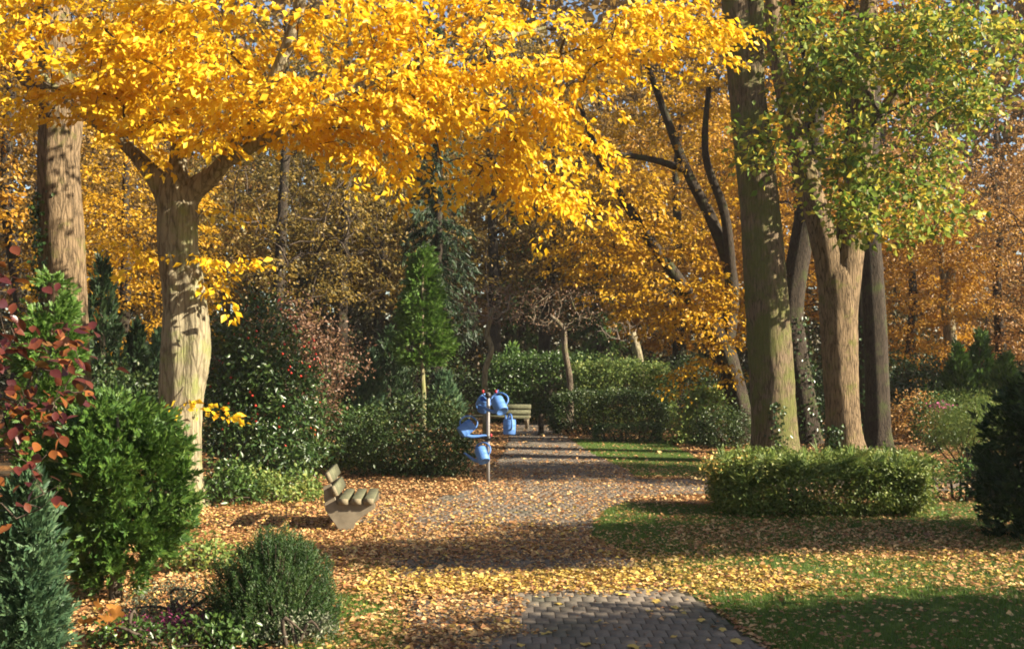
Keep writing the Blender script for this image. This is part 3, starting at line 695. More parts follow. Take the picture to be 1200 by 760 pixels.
forest = [
 (15, 40, 1, 'brown', 'bark_dark', 1.0, 'brown autumn tree rising behind the ivy trunk at the left edge'),
 (150, 36, 2, 'gold_deep', 'bark_dark', .8, 'golden autumn tree glowing between the two trunks at left'),
 (215, 52, 0, 'brown', 'bark_dark', 1.0, 'coppery brown tree far behind the pale fluted trunk'),
 (330, 47, 3, 'olive', 'bark_dark', 1.0, 'half bare olive tree behind the glossy bush'),
 (405, 56, 3, 'olive', 'bark_dark', 1.15, 'half bare olive brown tree left of the cone shaped evergreen'),
 (455, 66, 1, 'brown', 'bark_dark', 1.1, 'tall brown tree in the gap left of the tall dark conifer'),
 (575, 58, 3, 'olive', 'bark_dark', 1.15, 'half bare olive tree right of the tall dark conifer'),
 (640, 60, 1, 'brown', 'bark_dark', 1.1, 'brown tree above the far hedge'),
 (705, 62, 0, 'brown', 'bark_dark', 1.2, 'brown tree far behind the leaning golden tree'),
 (800, 56, 2, 'orange', 'bark_dark', 1.2, 'orange tree far behind, left of the mossy trunk'),
 (930, 52, 0, 'orange', 'bark_dark', 1.1, 'orange tree showing between the mossy trunk and the forked oak'),
 (1075, 50, 2, 'orange', 'bark_dark', .85, 'low orange tree right of the shaded trunk'),
 (1165, 54, 2, 'copper', 'bark_dark', .95, 'coppery tree spreading at the right edge'),
 (1235, 46, 3, 'copper', 'bark_dark', .95, 'half bare coppery tree cut by the right edge'),
 (1010, 66, 1, 'copper', 'bark_dark', 1.1, 'tall coppery tree far behind the forked oak'),
 (290, 68, 1, 'olive', 'bark_dark', 1.1, 'tall olive tree far behind the glossy bush'),
 (520, 74, 0, 'olive', 'bark_dark', 1.4, 'olive tree far behind the tall dark conifer'),
 (1120, 70, 3, 'copper', 'bark_dark', 1.2, 'half bare tall tree far behind the pale distant trunk'),
 (770, 76, 0, 'brown', 'bark_dark', 1.4, 'tall brown tree deep in the wood behind the far hedge'),
 (80, 60, 0, 'brown', 'bark_dark', 1.2, 'brown tree far behind the left trunks'),
 (400, 72, 0, 'olive', 'bark_dark', 1.5, 'tall olive brown tree far behind the half bare trees'),
 (610, 78, 1, 'olive', 'bark_dark', 1.5, 'tall olive tree far behind the brown tree above the far hedge'),
 (890, 72, 1, 'gold_deep', 'bark_dark', 1.4, 'tall golden tree far behind the mossy trunk'),
 (180, 75, 1, 'copper', 'bark_dark', 1.5, 'tall coppery tree far behind the fork of the pale trunk'),
]
for f in forest: forest_tree(*f)
for x, d, k, sc, lab, g_ in [(25, 36, 0, 1.0, 'unseen autumn tree beyond the right edge, nearer of the back pair', 'trees beyond the right edge'), (33, 41, 1, 1.0, 'unseen autumn tree beyond the right edge, farther of the back pair', 'trees beyond the right edge'),
    (-14, 12, 0, .9, 'unseen autumn tree beyond the left edge, level with the needle shrub', 'trees beyond the left edge'), (-15, 20, 1, 1.0, 'unseen autumn tree beyond the left edge, level with the pale trunk', 'trees beyond the left edge'), (-20, 29, 0, 1.0, 'unseen autumn tree beyond the left edge, behind the ivy trunk', 'trees beyond the left edge'),
    (-12, 3, 2, 1.0, 'unseen autumn tree beyond the left edge, level with the viewer', 'trees beyond the left edge'), (-22, 8, 1, 1.1, 'unseen autumn tree beyond the left edge, in the second row', 'trees beyond the left edge'), (-6, -8, 0, 1.0, 'unseen autumn tree behind the viewer, to the left', 'trees behind the viewer'),
    (2, -12, 1, 1.1, 'unseen autumn tree straight behind the viewer', 'trees behind the viewer'), (10, -10, 0, 1.0, 'unseen autumn tree behind the viewer, to the right', 'trees behind the viewer'), (-14, -6, 2, 1.2, 'unseen autumn tree behind the viewer, far to the left', 'trees behind the viewer')]:
    forest_tree(0, d, k, 'brown', 'bark_dark', sc, lab, x=x, group=g_)  # unseen trees added for light: right pair shades the background, others block sky fill
# trees to the right of the view whose shade falls across lawn and path
def shade_tree(x, y, h, E, n, m, label, mat='gold_deep', r=.16):
    root, lines = hero_tree('shade_tree', label, [(x, y, 0), (x + .1, y, h * .3), (x, y + .1, h * .65), (x + .1, y, h)], [r, r * .9, r * .7, r * .35], M['bark_mid'], 14, 24, .05, seed=int(x * 7 + y), group='trees beyond the right edge')
    leafy(root, lines, E, n, m, M[mat], kind='clump', rad=.3, L=.15, W=.7)
def shade_for(xc, targets):
    """crown blobs of a tree standing at x = xc whose shade reaches the given ground points (x, y, half width, half depth)"""
    E = []
    hx, hy, tz = sdir.x / math.hypot(sdir.x, sdir.y), sdir.y / math.hypot(sdir.x, sdir.y), math.tan(math.radians(SUN_EL))
    for (x, y, hw, hz) in targets:
        q = (xc - x) / hx; E.append((xc, y + hy * q, tz * q, 1.2, hw, hz, hw * hz))
    return E
def add_shade(xc, yc, h, targets, n, label, r=.16): shade_tree(xc, yc, h, shade_for(xc, targets), n, 40, label, r=r)
add_shade(12.5, 8.4, 6.6, [(6.2, 10.8, 1.3, .9), (4.2, 10.6, 1.25, .9), (2.3, 10.1, 1.2, .9), (.8, 9.7, 1.0, .7)], 330, 'tree beyond the right edge nearest to the viewer')
add_shade(14, 13.2, 8.4, [(6.2, 16.5, 1.4, .8), (3.8, 16.7, 1.7, .9), (1.7, 15.9, 1.3, .8), (0, 14.8, .95, .7), (-1.6, 14.6, .65, .6)], 380, 'second tree beyond the right edge, shading the lawn')
add_shade(18, 21, 10.5, [(3.0, 25.2, 2.4, 1.6), (-1, 26.0, 2.2, 1.6)], 260, 'third tree beyond the right edge, shading the crossing', r=.2)

# pale distant trunk on the right
d = 50
tp = [at(1114, d=d, z=0), at(1113, 450, d), at(1113, 390, d), at(1110, 340, d), at(1125, 300, d), at(1150, 270, d)]
root, lines = hero_tree('pale_trunk_tree', 'pale smooth trunk of a distant tree between the oak and the right edge', tp, [.3, .28, .26, .24, .12, .06], M['bark_pale'], 16, 30, .04,
    [([at(1110, 350, d), at(1106, 320, d), at(1100, 270, d), at(1090, 220, d)], [.2, .14, .1, .06])], seed=31)
leafy(root, lines, [(*at(1130, 270, 49.5), 3.5, 1.5, 1.5, 3)], 60, 30, M['orange'], Ls=.9, Ws=.5, L=.15)

# tall dark conifer in the middle distance
def tall_conifer(px, d, H, w, label, name='tall_conifer', mat='conifer_dark', n=46, droop=.45):
    base = at(px, d=d, z=0)
    root = empty(name, tuple(base), label, 'tree')
    P = np.array([base, base + (.1, 0, H * .4), base + (0, 0, H)]); tl = catmull(P, 24)
    S = Soup(); S.add(*tube(tl, np.linspace(.32, .04, 24), 12, .04, 4, .02, 3)); link('trunk', S.mesh('trunk', True), M['bark_dark'], root)
    SB = Soup(); FP = []; FD = []
    for z in np.linspace(H * .22, H * .98, n):
        for q in range(4):
            a = R.uniform(0, 6.28); L = w * (1 - z / H) ** .8 * R.uniform(.7, 1.1) + .25
            t = np.linspace(0, 1, 8)[:, None]
            o = np.array((math.cos(a), math.sin(a), 0))
            B = base + (0, 0, z) + o * t * L - UP * (t ** 1.4) * L * droop
            SB.add(*tube(B, np.linspace(.03, .006, 8), 4))
            k = int(26 * L); tt = R.random(k)[:, None]
            p = base + (0, 0, z) + o * tt * L - UP * (tt ** 1.4) * L * droop + rnd(k, .05)
            FP.append(p); FD.append(o * .5 - UP * .9 + rnd(k, .35))
    link('branches', SB.mesh('branches', True), M['twig'], root)
    FP = np.concatenate(FP); FD = np.concatenate(FD)
    V, F = fronds(FP, FD, .32 * R.uniform(.6, 1.2, len(FP)), 5, .6, .12)
    link('crown', mesh_np('crown', V, F), M[mat], root)
tall_conifer(511, 50, 17, 2.2, 'tall dark drooping conifer rising behind the cone shaped evergreen')
tall_conifer(610, 66, 14, 2.2, 'dark green drooping conifer above the far hedge', mat='conifer', n=34)
tall_conifer(700, 60, 9, 1.8, 'shorter green conifer half hidden behind the leaning golden tree', mat='conifer', n=26)

# far wood closing the view
def far_wood():
    n = 100000
    a = R.uniform(-.62, .62, n); r = R.uniform(86, 104, n); z = 40 * R.random(n) ** 1.15
    top = 36 + 4 * np.sin(a * 23) + 3 * np.sin(a * 51 + 1)
    k = z < top
    P = np.stack([np.sin(a) * r, np.cos(a) * r, z], 1)[k]; n = len(P)
    D = rnd(n) - UP * .4; L = R.uniform(.5, 1.0, n)
    V, F = leaves(P, D, UP * .4 + rnd(n, .6), L, L * .7)
    o = link('far_wood', mesh_np('far_wood', V, F), M['brown']); tag(o, 'brown mass of the far wood closing the view', 'wood', kind='stuff')
    nt = 60
    S = Soup()
    for q in range(nt):
        a = R.uniform(-.6, .6); r = R.uniform(80, 100); b = np.array((math.sin(a) * r, math.cos(a) * r, 0))
        S.add(*tube(np.stack([b, b + (R.normal(0, .4), 0, 9), b + (R.normal(0, .8), 0, 18)]), [.35, .28, .15], 6))
    o = link('far_trunks', S.mesh('far_trunks', True), M['bark_dark']); tag(o, 'dark trunks within the far wood', 'wood', kind='stuff')
far_wood()
def far_thicket():
    n = 52000
    a = R.uniform(-.52, .52, n); r = R.uniform(64, 72, n); z = R.random(n) ** 1.3 * (5.5 + 1.5 * np.sin(a * 31) + np.sin(a * 67))
    P = np.stack([np.sin(a) * r, np.cos(a) * r, z + .2], 1); L = R.uniform(.2, .42, n)
    V, F = leaves(P, rnd(n) - UP * .3, UP * .5 + rnd(n, .6), L, L * .6); V[:, 2] = np.maximum(V[:, 2], .02)
    o = link('far_thicket', mesh_np('far_thicket', V, F), M['olive_dark']); tag(o, 'dark undergrowth along the foot of the far wood', 'undergrowth', kind='stuff')
far_thicket()

# ------------------------------------------------------------------ shrubs
def shrub(name, label, cat, base, blobs, ncl, m, mat, rad=.12, L=.07, W=.55, stems=7, bark='twig', group=None, shell=.75, flat=.9, upb=.4, lumpy=.18, extra=None):
    """leafy bush: clumps on the skin of lumpy blobs (cx,cy,cz,rx,ry,rz,w) given relative to base"""
    base = np.asarray(base, float); root = empty(name, tuple(base), label, cat, group)
    B = np.asarray(blobs, float); B[:, :3] += base
    w = B[:, 3] * B[:, 5]; w = w / w.sum(); C = []
    for b, k in zip(B, (w * ncl).astype(int) + 1):
        dr = sphere_dirs(k * 2); u = shell + (1 - shell) * R.random(k * 2)
        u *= 1 + lumpy * lump(dr * 2.2 + b[:3], 1.5, 2)
        p = b[:3] + dr * u[:, None] * b[3:6]
        p = p[p[:, 2] > base[2] + .03][:k]; C.append(p)
    C = np.concatenate(C)
    V, F = clumps(C, m, rad, L, W, upb=upb, flat=flat); V[:, 2] = np.maximum(V[:, 2], base[2] + .01)
    link('foliage', mesh_np('foliage', V, F), M[mat], root)
    S = Soup()
    for q in range(stems):
        t = C[R.integers(0, len(C))]; p0 = base + (R.normal(0, .08), R.normal(0, .08), 0)
        mid = (p0 + t) / 2 + R.normal(0, .08, 3) + (0, 0, .1)
        S.add(*tube(catmull([p0, mid, t], 8), np.linspace(.022, .006, 8), 5))
    link('stems', S.mesh('stems', True), M[bark], root)['kind'] = 'stuff'
    return root, C

def conifer_bush(name, label, base, H, prof, n, mat, L=.16, fan=7, up=.8, out=.7, group=None, cat='shrub', trunk=True, wr=.16, spread=.8, inner=.25, gaps=0.0, seed=1, z0=0.0, tuft=0, tsz=1.0):
    """conifer with upright fan sprays; prof = list of (height fraction, radius)"""
    base = np.asarray(base, float); root = empty(name, tuple(base), label, cat, group)
    pf = np.asarray(prof, float)
    h = R.random(int(n * 1.6)); rr = np.interp(h, pf[:, 0], pf[:, 1]); k = R.random(len(h)) < (rr / pf[:, 1].max() * .85 + .15); h = h[k]; rr = rr[k]; n = len(h)
    a = R.uniform(0, 2 * np.pi, n); o = np.stack([np.cos(a), np.sin(a), a * 0], 1)
    g = lump(np.stack([np.cos(a) * 1.4, np.sin(a) * 1.4, h * H * 1.6], 1), 2.0, seed)
    u = (1 - inner * R.random(n) ** 1.5) * (1 + .22 * g)
    P = base + o * (rr * u)[:, None] + UP[None] * (h * H * (1 - z0) + z0 * H)[:, None] - UP * (L * .5)
    if gaps:
        kk = g > -gaps; P, o = P[kk], o[kk]; n = len(P)
    if tuft:
        q = len(P) // tuft; P, o = P[:q], o[:q]
        ax = nrm(o * out + UP * up + rnd(q, .25)); off = rnd(q * tuft, .45) + np.repeat(ax, tuft, 0) * .25
        P = np.repeat(P, tuft, 0) + off * L * tsz; o = np.repeat(ax, tuft, 0) * .8 + off * .9; n = len(P); D = o + rnd(n, .2)
    else:
        D = o * out + UP * up + rnd(n, .28)
    V, F = fronds(P, D, L * R.uniform(.6, 1.25, n), fan, spread, wr); V[:, 2] = np.maximum(V[:, 2], base[2] + .01)
    link('foliage', mesh_np('foliage', V, F), M[mat], root)
    if trunk:
        S = Soup(); S.add(*tube(catmull([base, base + (.03, 0, H * .5), base + (0, 0, H * .92)], 12), np.linspace(max(.03, .035 * H), .01, 12), 8, .08, 3, .02, 3)); link('trunk', S.mesh('trunk', True), M['bark_mid'], root)
    return root

# clipped cypress shrub at the left, several stems
b = at(138, d=12.0, z=0)
conifer_bush('cypress_shrub', 'bushy green cypress shrub in front of the pale trunk at left', b, 2.05, [(0, .2), (.15, .46), (.35, .64), (.6, .68), (.8, .56), (.93, .36), (1, .12)], 9500, 'conifer', .10, 9, .6, .8, gaps=.25, inner=.45, seed=4, z0=.10, tuft=16, tsz=1.1, spread=1.1, wr=.17)
b = at(58, d=13.5, z=0)
conifer_bush('cypress_shrub', 'loose light green cypress in front of the ivy trunk at far left', b, 3.35, [(0, .25), (.3, .45), (.6, .35), (.85, .2), (1, .06)], 5000, 'conifer_mid', .10, 9, .6, .8, gaps=.1, inner=.5, seed=8, tuft=16, tsz=1.1, spread=1.1, wr=.17)
b = at(34, d=8.4, z=0)
conifer_bush('columnar_cypress', 'narrow blue green columnar cypress at the lower left corner', b, 1.55, [(0, .16), (.2, .2), (.5, .19), (.8, .12), (1, .02)], 3600, 'conifer_blue', .085, 7, 1.0, .35, seed=6, inner=.5, tuft=8)
b = at(-22, d=8.6, z=0)
conifer_bush('golden_cypress', 'small golden thread cypress in the bottom left corner', b, 1.0, [(0, .2), (.4, .22), (1, .05)], 480, 'gold_fern', .2, 5, -.1, 1.0, seed=3, spread=.5, wr=.1)
# round dark shrub of upright needle shoots
def needle_shrub():
    base = gnd(322, 738); root = empty('needle_shrub', tuple(base), 'rounded dark green shrub of upright needle shoots in the foreground', 'shrub')
    ns = 2000; dr = sphere_dirs(ns); dr[:, 2] = np.abs(dr[:, 2]); u = .55 + .45 * R.random(ns) ** .5
    tipP = base + dr * u[:, None] * (.63, .58, .98) * (1 + .12 * lump(dr, 3, 4))[:, None]
    D = nrm(dr * (.55, .55, .3) + UP * .85 + rnd(ns, .14)); Ls = R.uniform(.14, .30, ns)
    m = 34; t = np.tile(np.linspace(.05, 1, m), ns)
    PP = np.repeat(tipP, m, 0) - np.repeat(D, m, 0) * ((1 - t) * np.repeat(Ls, m))[:, None]
    ND = np.repeat(D, m, 0) * .75 + nrm(np.cross(np.repeat(D, m, 0), rnd(ns * m))) * .8
    V, F = leaves(PP, ND, rnd(ns * m), R.uniform(.022, .038, ns * m), .007)
    V[:, 2] = np.maximum(V[:, 2], .01)
    link('foliage', mesh_np('foliage', V, F), M['yew'], root)
    S = Soup()
    for q in range(0, ns, 5): S.add(*tube(catmull([base + rnd(1, .05)[0] * (1, 1, 0), (base + tipP[q]) / 2 + (0, 0, -.04), tipP[q] - D[q] * .02], 6), np.linspace(.008, .003, 6), 4))
    link('stems', S.mesh('stems', True), M['twig'], root)['kind'] = 'stuff'
needle_shrub()
# glossy holly bush and pink shrub behind it
shrub('holly_bush', 'tall glossy evergreen bush with red berries right of the pale trunk', 'shrub', at(312, d=22.5, z=0), [(0, 0, 1.2, 1.05, .9, 1.3, 1), (-.2, 0, 2.5, .8, .8, 1.15, 1), (.4, -.2, .8, .75, .8, .9, 1), (-.5, .1, 1.6, .6, .7, 1.2, 1)], 520, 30, 'glossy', .16, .11, .42)
hb = [o for o in COL.objects if o.name == 'holly_bush'][0]
n = 140; dr = sphere_dirs(n); P = np.array(at(312, d=22.5, z=1.8)) + dr * (1.05, .9, 1.8); P = P[P[:, 2] > .6]
S = Soup()
ico = np.array([(1, 0, 0), (-1, 0, 0), (0, 1, 0), (0, -1, 0), (0, 0, 1), (0, 0, -1.)]); icf = np.array([(0, 2, 4), (2, 1, 4), (1, 3, 4), (3, 0, 4), (2, 0, 5), (1, 2, 5), (3, 1, 5), (0, 3, 5)])
for p in P: S.add(p + ico * .028, icf)
link('berries', S.mesh('berries', True), M['berry'], hb)['kind'] = 'stuff'
shrub('pink_shrub', 'twiggy shrub with pinkish red leaves behind the glossy bush', 'shrub', at(362, d=26, z=0), [(.1, 0, 2.4, 1.1, .9, 1.1, 1), (-.5, 0, 2.9, .7, .7, .9, 1), (.0, 0, 1.3, .8, .7, .9, 1)], 260, 20, 'pink', .2, .075, .6, stems=60, shell=.4)
# mounds in front of the trees
shrub('dark_mound_shrub', 'dark rounded shrub left of the blue watering cans', 'shrub', gnd(490, 556), [(0, 0, .75, 1.15, .9, .95, 1), (-.8, .1, .6, .8, .7, .75, 1), (.5, 0, .6, .65, .7, .7, 1)], 420, 26, 'green_dark', .13, .07, .6)
shrub('dark_mound_shrub', 'lower olive shrub between the glossy bush and the dark rounded shrub', 'shrub', gnd(378, 548), [(0, 0, .6, 1.0, .8, .85, 1), (.7, .3, .6, .7, .7, .75, 1)], 300, 26, 'green', .13, .075, .6)
shrub('low_ground_shrub', 'low leafy green plants sprouting behind the bench', 'plant', gnd(330, 585), [(0, 0, .12, .75, .6, .28, 1), (-.6, .4, .12, .6, .5, .3, 1)], 130, 22, 'green_pale', .1, .08, .6, stems=5)
shrub('low_ground_shrub', 'small leafy plants at the foot of the dark rounded shrub', 'plant', gnd(408, 548), [(0, 0, .2, .5, .3, .28, 1)], 40, 18, 'green_pale', .1, .085, .6, stems=5)
shrub('low_ground_shrub', 'low green leaves at the foot of the glossy bush', 'plant', gnd(262, 590), [(0, 0, .2, .6, .4, .4, 1)], 60, 20, 'green', .12, .1, .5, stems=5)
# hedges in the middle distance
def hedge(name, label, base, size, n, mat, L=.07, rz=0, rad=.07, rnd_=.3, m=10, cat='hedge', slope=0.0):
    base = np.asarray(base, float); root = empty(name, tuple(base), label, cat)
    a, b_, h = size; k = int(n)
    q = R.uniform(-1, 1, (k, 3)); f = R.integers(0, 5, k)
    ax = np.array([0, 0, 1, 1, 2])[f]; sg = np.array([1, -1, 1, -1, 1])[f]; q[np.arange(k), ax] = sg
    ln = np.linalg.norm(q, axis=1, keepdims=True); q = q * (1 - rnd_ * np.clip(ln - 1, 0, .8) / .8 * .5)
    C = q * (a / 2, b_ / 2, h / 2) + (0, 0, h / 2)
    C = C * (1 + .05 * lump(C * 3, 1, 3))[:, None]; C[:, 2] += slope * C[:, 0]
    cr, sr = math.cos(rz), math.sin(rz); C = np.stack([C[:, 0] * cr - C[:, 1] * sr, C[:, 0] * sr + C[:, 1] * cr, C[:, 2]], 1) + base
    C[:, 2] = np.maximum(C[:, 2], .03)
    V, F = clumps(C, m, rad, L, .6, flat=.9); V[:, 2] = np.maximum(V[:, 2], .01); link('foliage', mesh_np('foliage', V, F), M[mat], root)
    S = Soup()
    for _ in range(16):
        t = C[R.integers(0, k)]; p0 = np.array((base[0] + (t[0] - base[0]) * .7, base[1] + (t[1] - base[1]) * .7, 0)); S.add(*tube(catmull([p0, (p0 + t) / 2 + (0, 0, .1), t], 6), np.linspace(.03, .008, 6), 5))
    link('stems', S.mesh('stems', True), M['twig'], root)['kind'] = 'stuff'
hedge('tall_hedge', 'tall dark hedge behind the far bench', at(640, d=46, z=0), (4.6, 1.6, 2.45), 1500, 'green', .11, 0, .14, .4, 12)
hedge('tall_hedge', 'sunlit leafy hedge sloping up right of the far bench', at(728, d=44, z=0), (3.6, 1.6, 2.2), 1100, 'green_pale', .11, 0, .15, .5, 12)
hedge('clipped_hedge', 'dark rounded clipped hedge right of the path', at(712, d=38.5, z=0), (3.7, 1.5, 1.35), 1300, 'green_dark', .07, 0, .07, .55, 12)
hedge('clipped_hedge', 'low narrow box hedge at the lawn edge', at(735, d=35, z=0), (1.9, .6, .48), 420, 'green', .05, 0, .05, .2, 12)
shrub('dark_yew_shrub', 'dark dome shaped evergreen shrub left of the mossy trunk', 'shrub', at(805, d=37, z=0), [(0, 0, 1.2, .8, .7, 1.35, 1)], 300, 26, 'green_dark', .12, .06, .5)
shrub('leafy_shrub', 'pale leafy plants with upright stems left of the mossy trunk', 'plant', at(828, d=34, z=0), [(0, 0, .7, .6, .4, .95, 1), (-.7, 0, .4, .4, .4, .5, 1)], 130, 16, 'green_pale', .14, .12, .6, stems=14)
shrub('round_dark_shrub', 'dark round shrub at the foot of the mossy trunk', 'shrub', at(850, d=32.5, z=0), [(0, 0, .5, .75, .6, .65, 1), (-.5, .2, .35, .45, .4, .45, 1)], 240, 22, 'green_dark', .1, .06, .6)
# low clipped shrub with fern fronds under the pair of trunks
low, Cl = shrub('low_clipped_shrub', 'wide low leafy shrub with fern like sprays in front of the two big trunks', 'shrub', gnd(958, 598), [(-1.05, 0, .3, .6, .75, .3, 1)], 30, 20, 'green_mid', .11, .055, .6, shell=.8, stems=12)
SQ = lambda q: np.sign(q) * np.abs(q) ** .55
dr = sphere_dirs(1500); dr[:, 2] = np.abs(dr[:, 2]) * 1.3 - .3; Cq = SQ(dr) * (1.62, .8, .44) * (.9 + .1 * R.random((1500, 1))); Cq[:, 2] += .42 + .05 * lump(Cq, 2.2, 6); qb = R.uniform(-1, 1, (1500, 3)); fb = R.integers(0, 5, 1500); qb[np.arange(1500), np.array([0, 0, 1, 1, 2])[fb]] = np.array([.96, -.96, .96, -.96, 1])[fb]; qb *= 1 - .17 * np.clip(np.linalg.norm(qb, axis=1, keepdims=True) - 1, 0, .75) / .75; qb *= (1.62, .82, .37); qb[:, 2] += .42 + .05 * lump(qb, 2.2, 6); qb *= 1 + .09 * lump(qb, 2.6, 2)[:, None]; Cq = np.concatenate([Cq, qb]); Cq += gnd(958, 598); Cq = Cq[Cq[:, 2] > .05]
V, F = clumps(Cq, 16, .085, .055, .6, flat=.7, upb=.6); V[:, 2] = np.maximum(V[:, 2], .01); link('foliage', mesh_np('foliage', V, F), M['green_mid'], low)
b = gnd(958, 598)
n = 330; a = R.uniform(0, 6.28, n); P = b + np.stack([R.uniform(-1.6, 1.75, n), np.cos(a) * .8,   .5 + .36 * R.random(n)], 1)
D = np.stack([R.normal(0, .6, n) + .25 * np.sign(P[:, 0] - b[0]), R.normal(-.2, .5, n), R.uniform(.0, .7, n)], 1)
V, F = fronds(P, D, R.uniform(.16, .30, n), 17, 1.2, .06); link('fern_sprays', mesh_np('fern_sprays', V, F), M['green_pale'], low)
C = b + np.stack([R.normal(-1.45, .18, 26), R.normal(-.2, .25, 26), R.uniform(.55, .85, 26)], 1)
V, F = clumps(C, 12, .08, .06, .6); link('yellow_leaves', mesh_np('yellow_leaves', V, F), M['litter_yellow'], low)
# right side
shrub('pine_shrub', 'rounded light green pine shrub on thin stems at right', 'shrub', at(1135, d=24.5, z=0), [(0, 0, 1.15, .85, .7, .65, 1), (-.35, 0, .9, .6, .6, .5, 1), (.4, .1, 1.0, .6, .6, .6, 1)], 340, 26, 'green_pale', .12, .09, .14, stems=26, shell=.55, bark='twig')
hedge('clipped_hedge', 'low clipped hedge under the pine shrub at right', gnd(1122, 585), (2.0, .6, .62), 380, 'conifer', .055, -.35, .06, .3, 12)
for px, d, H, w_, lab in [(1122, 38, 2.9, .5, 'left of the three upright cypresses behind the pine shrub'), (1148, 40, 3.4, .55, 'middle and tallest of the three upright cypresses behind the pine shrub'), (1178, 37, 2.6, .55, 'right of the three upright cypresses behind the pine shrub')]:
    conifer_bush('upright_cypress', lab, at(px, d=d, z=0), H, [(0, w_), (.4, w_), (.75, w_ * .55), (1, .03)], 900, 'conifer', .3, 6, .9, .4, 'upright cypresses at right', inner=.5, seed=int(px) % 9)
b = gnd(1190, 628)
conifer_bush('dark_conifer', 'dark conifer cut by the right edge of the picture', b + (.25, 0, 0), 2.1, [(0, .5), (.25, .68), (.6, .6), (.85, .4), (1, .1)], 4600, 'conifer_dark', .13, 8, .6, .9, inner=.5, seed=2, tuft=12, tsz=1.2, gaps=.3)
shrub('flowering_plant', 'plant with pink flowers behind the pine shrub', 'plant', at(1096, d=31, z=0), [(0, 0, .8, .6, .5, .75, 1)], 120, 18, 'green', .12, .08, .6)
fp = [o for o in COL.objects if o.name == 'flowering_plant'][0]
C = at(1100, 474, 30.6) + rnd(10) * (.18, .1, .08); V, F = clumps(C, 10, .05, .07, .9); link('flowers', mesh_np('flowers', V, F), M['flower_pink'], fp)['kind'] = 'stuff'
shrub('brown_shrub', 'rusty leaved shrub right of the shaded trunk', 'shrub', at(1072, d=34, z=0), [(0, 0, .7, .7, .5, .7, 1)], 120, 16, 'copper', .15, .09, .6, stems=20)
shrub('dark_understorey', 'dark evergreen thicket behind the shaded trunk', 'shrub', at(1050, d=42, z=0), [(0, 0, 1.2, 2.2, 1, 1.5, 1), (3.4, 1, 1.0, 2.4, 1, 1.3, 1)], 300, 26, 'green_dark', .25, .12, .6)
shrub('dark_understorey', 'dark evergreen thicket between the two big trunks', 'shrub', at(930, d=40, z=0), [(0, 0, 1.0, 1.6, 1, 1.4, 1)], 200, 26, 'green_dark', .22, .12, .6)
# cone shaped evergreen on a bare stem, small cypresses
b = at(495, d=34.5, z=0)
root = conifer_bush('cone_evergreen', 'bright green cone shaped evergreen on a short bare trunk', b + (0, 0, 2.2), 3.45, [(0, .3), (.06, .66), (.25, .74), (.5, .52), (.75, .3), (1, .04)], 4200, 'conifer_mid', .17, 8, .35, .95, cat='tree', trunk=False, inner=.35, seed=5, wr=.17, tuft=22, tsz=1.0, gaps=.45)
root.location.z = 0
for ch in root.children: ch.matrix_parent_inverse = Matrix.Translation(-root.location)
S = Soup(); S.add(*tube(catmull([b, b + (.04, 0, 1.2), b + (0, 0, 2.4), b + (0, 0, 5.2)], 14), np.linspace(.10, .03, 14), 10, .06, 3, .02, 2)); link('trunk', S.mesh('trunk', True), M['bark_pale'], root)
for px, d, H, w_, mt, lab in [(433, 36, 2.65, .42, 'conifer_blue', 'blue green upright cypress left of the cone shaped evergreen'), (412, 38, 1.9, .55, 'conifer_dark', 'short dark cypress left of the blue green cypress'), (520, 42, 2.0, .6, 'conifer_blue', 'small blue green cypress at the foot of the cone shaped evergreen'), (600, 47, 3.0, .9, 'conifer', 'green cypress behind the far hedge'), (160, 31, 3.4, .4, 'conifer_dark', 'slim dark cypress seen left of the pale trunk'), (183, 33, 3.2, .4, 'conifer_blue', 'slim blue green cypress touching the pale trunk from behind'), (118, 30, 5.0, .6, 'conifer_dark', 'tall slim dark cypress beside the ivy trunk'), (455, 44, 3.6, .9, 'conifer_dark', 'dark cypress filling the gap left of the cone shaped evergreen'), (350, 40, 3.6, 1.0, 'conifer_dark', 'broad dark conifer behind the pink shrub')]:
    conifer_bush('upright_cypress', lab, at(px, d=d, z=0), H, [(0, w_), (.4, w_), (.75, w_ * .6), (1, .03)], 800, mt, .3, 6, 1.0, .35, inner=.5, seed=int(px) % 7)
shrub('dark_understorey', 'dark evergreen thicket behind the cone shaped evergreen', 'shrub', at(500, d=48, z=0), [(0, 0, 1.2, 2.4, 1, 1.4, 1), (-3.4, 1, 1.0, 2.2, 1, 1.5, 1)], 300, 26, 'green_dark', .25, .12, .6)
shrub('dark_understorey', 'dark evergreen thicket behind the pale trunk at left', 'shrub', at(180, d=28, z=0), [(0, 0, .9, 2.2, .8, 1.2, 1), (-2.0, 1, 1.0, 1.6, .8, 1.3, 1)], 300, 26, 'green_dark', .22, .11, .6)

# small nearly bare trees
def bare_tree(name, label, pts, r, E, n, bark, leafm, mleaf):
    root, lines = hero_tree(name, label, pts, r, M[bark], 12, 24, .1, flare=.2, seed=4)
    T = ellipsoid_targets(E, n, .3)
    P_, par, rad, k0, dirs = grow(lines[0][10:], T, .3, .008, jit=.12)
    link('branches', limbs(P_, par, rad, k0, .05).mesh('branches', True), M[bark if bark != 'bark_pale' else 'twig_pale'], root)['kind'] = 'stuff'
    V, F = clumps(T, mleaf, .16, .075, .6); link('crown', mesh_np('crown', V, F), M[leafm], root)
d = 37
bare_tree('crooked_tree', 'small crooked tree with pale stem and sparse pinkish crown behind the cans', [at(570, d=d, z=0), at(568, 440, d), at(576, 410, d), at(571, 390, d), at(578, 360, d)], [.1, .09, .085, .08, .06], [(*at(580, 355, d), 1.3, .9, .8, 1)], 120, 'bark_pale', 'pink', 6)
d = 42
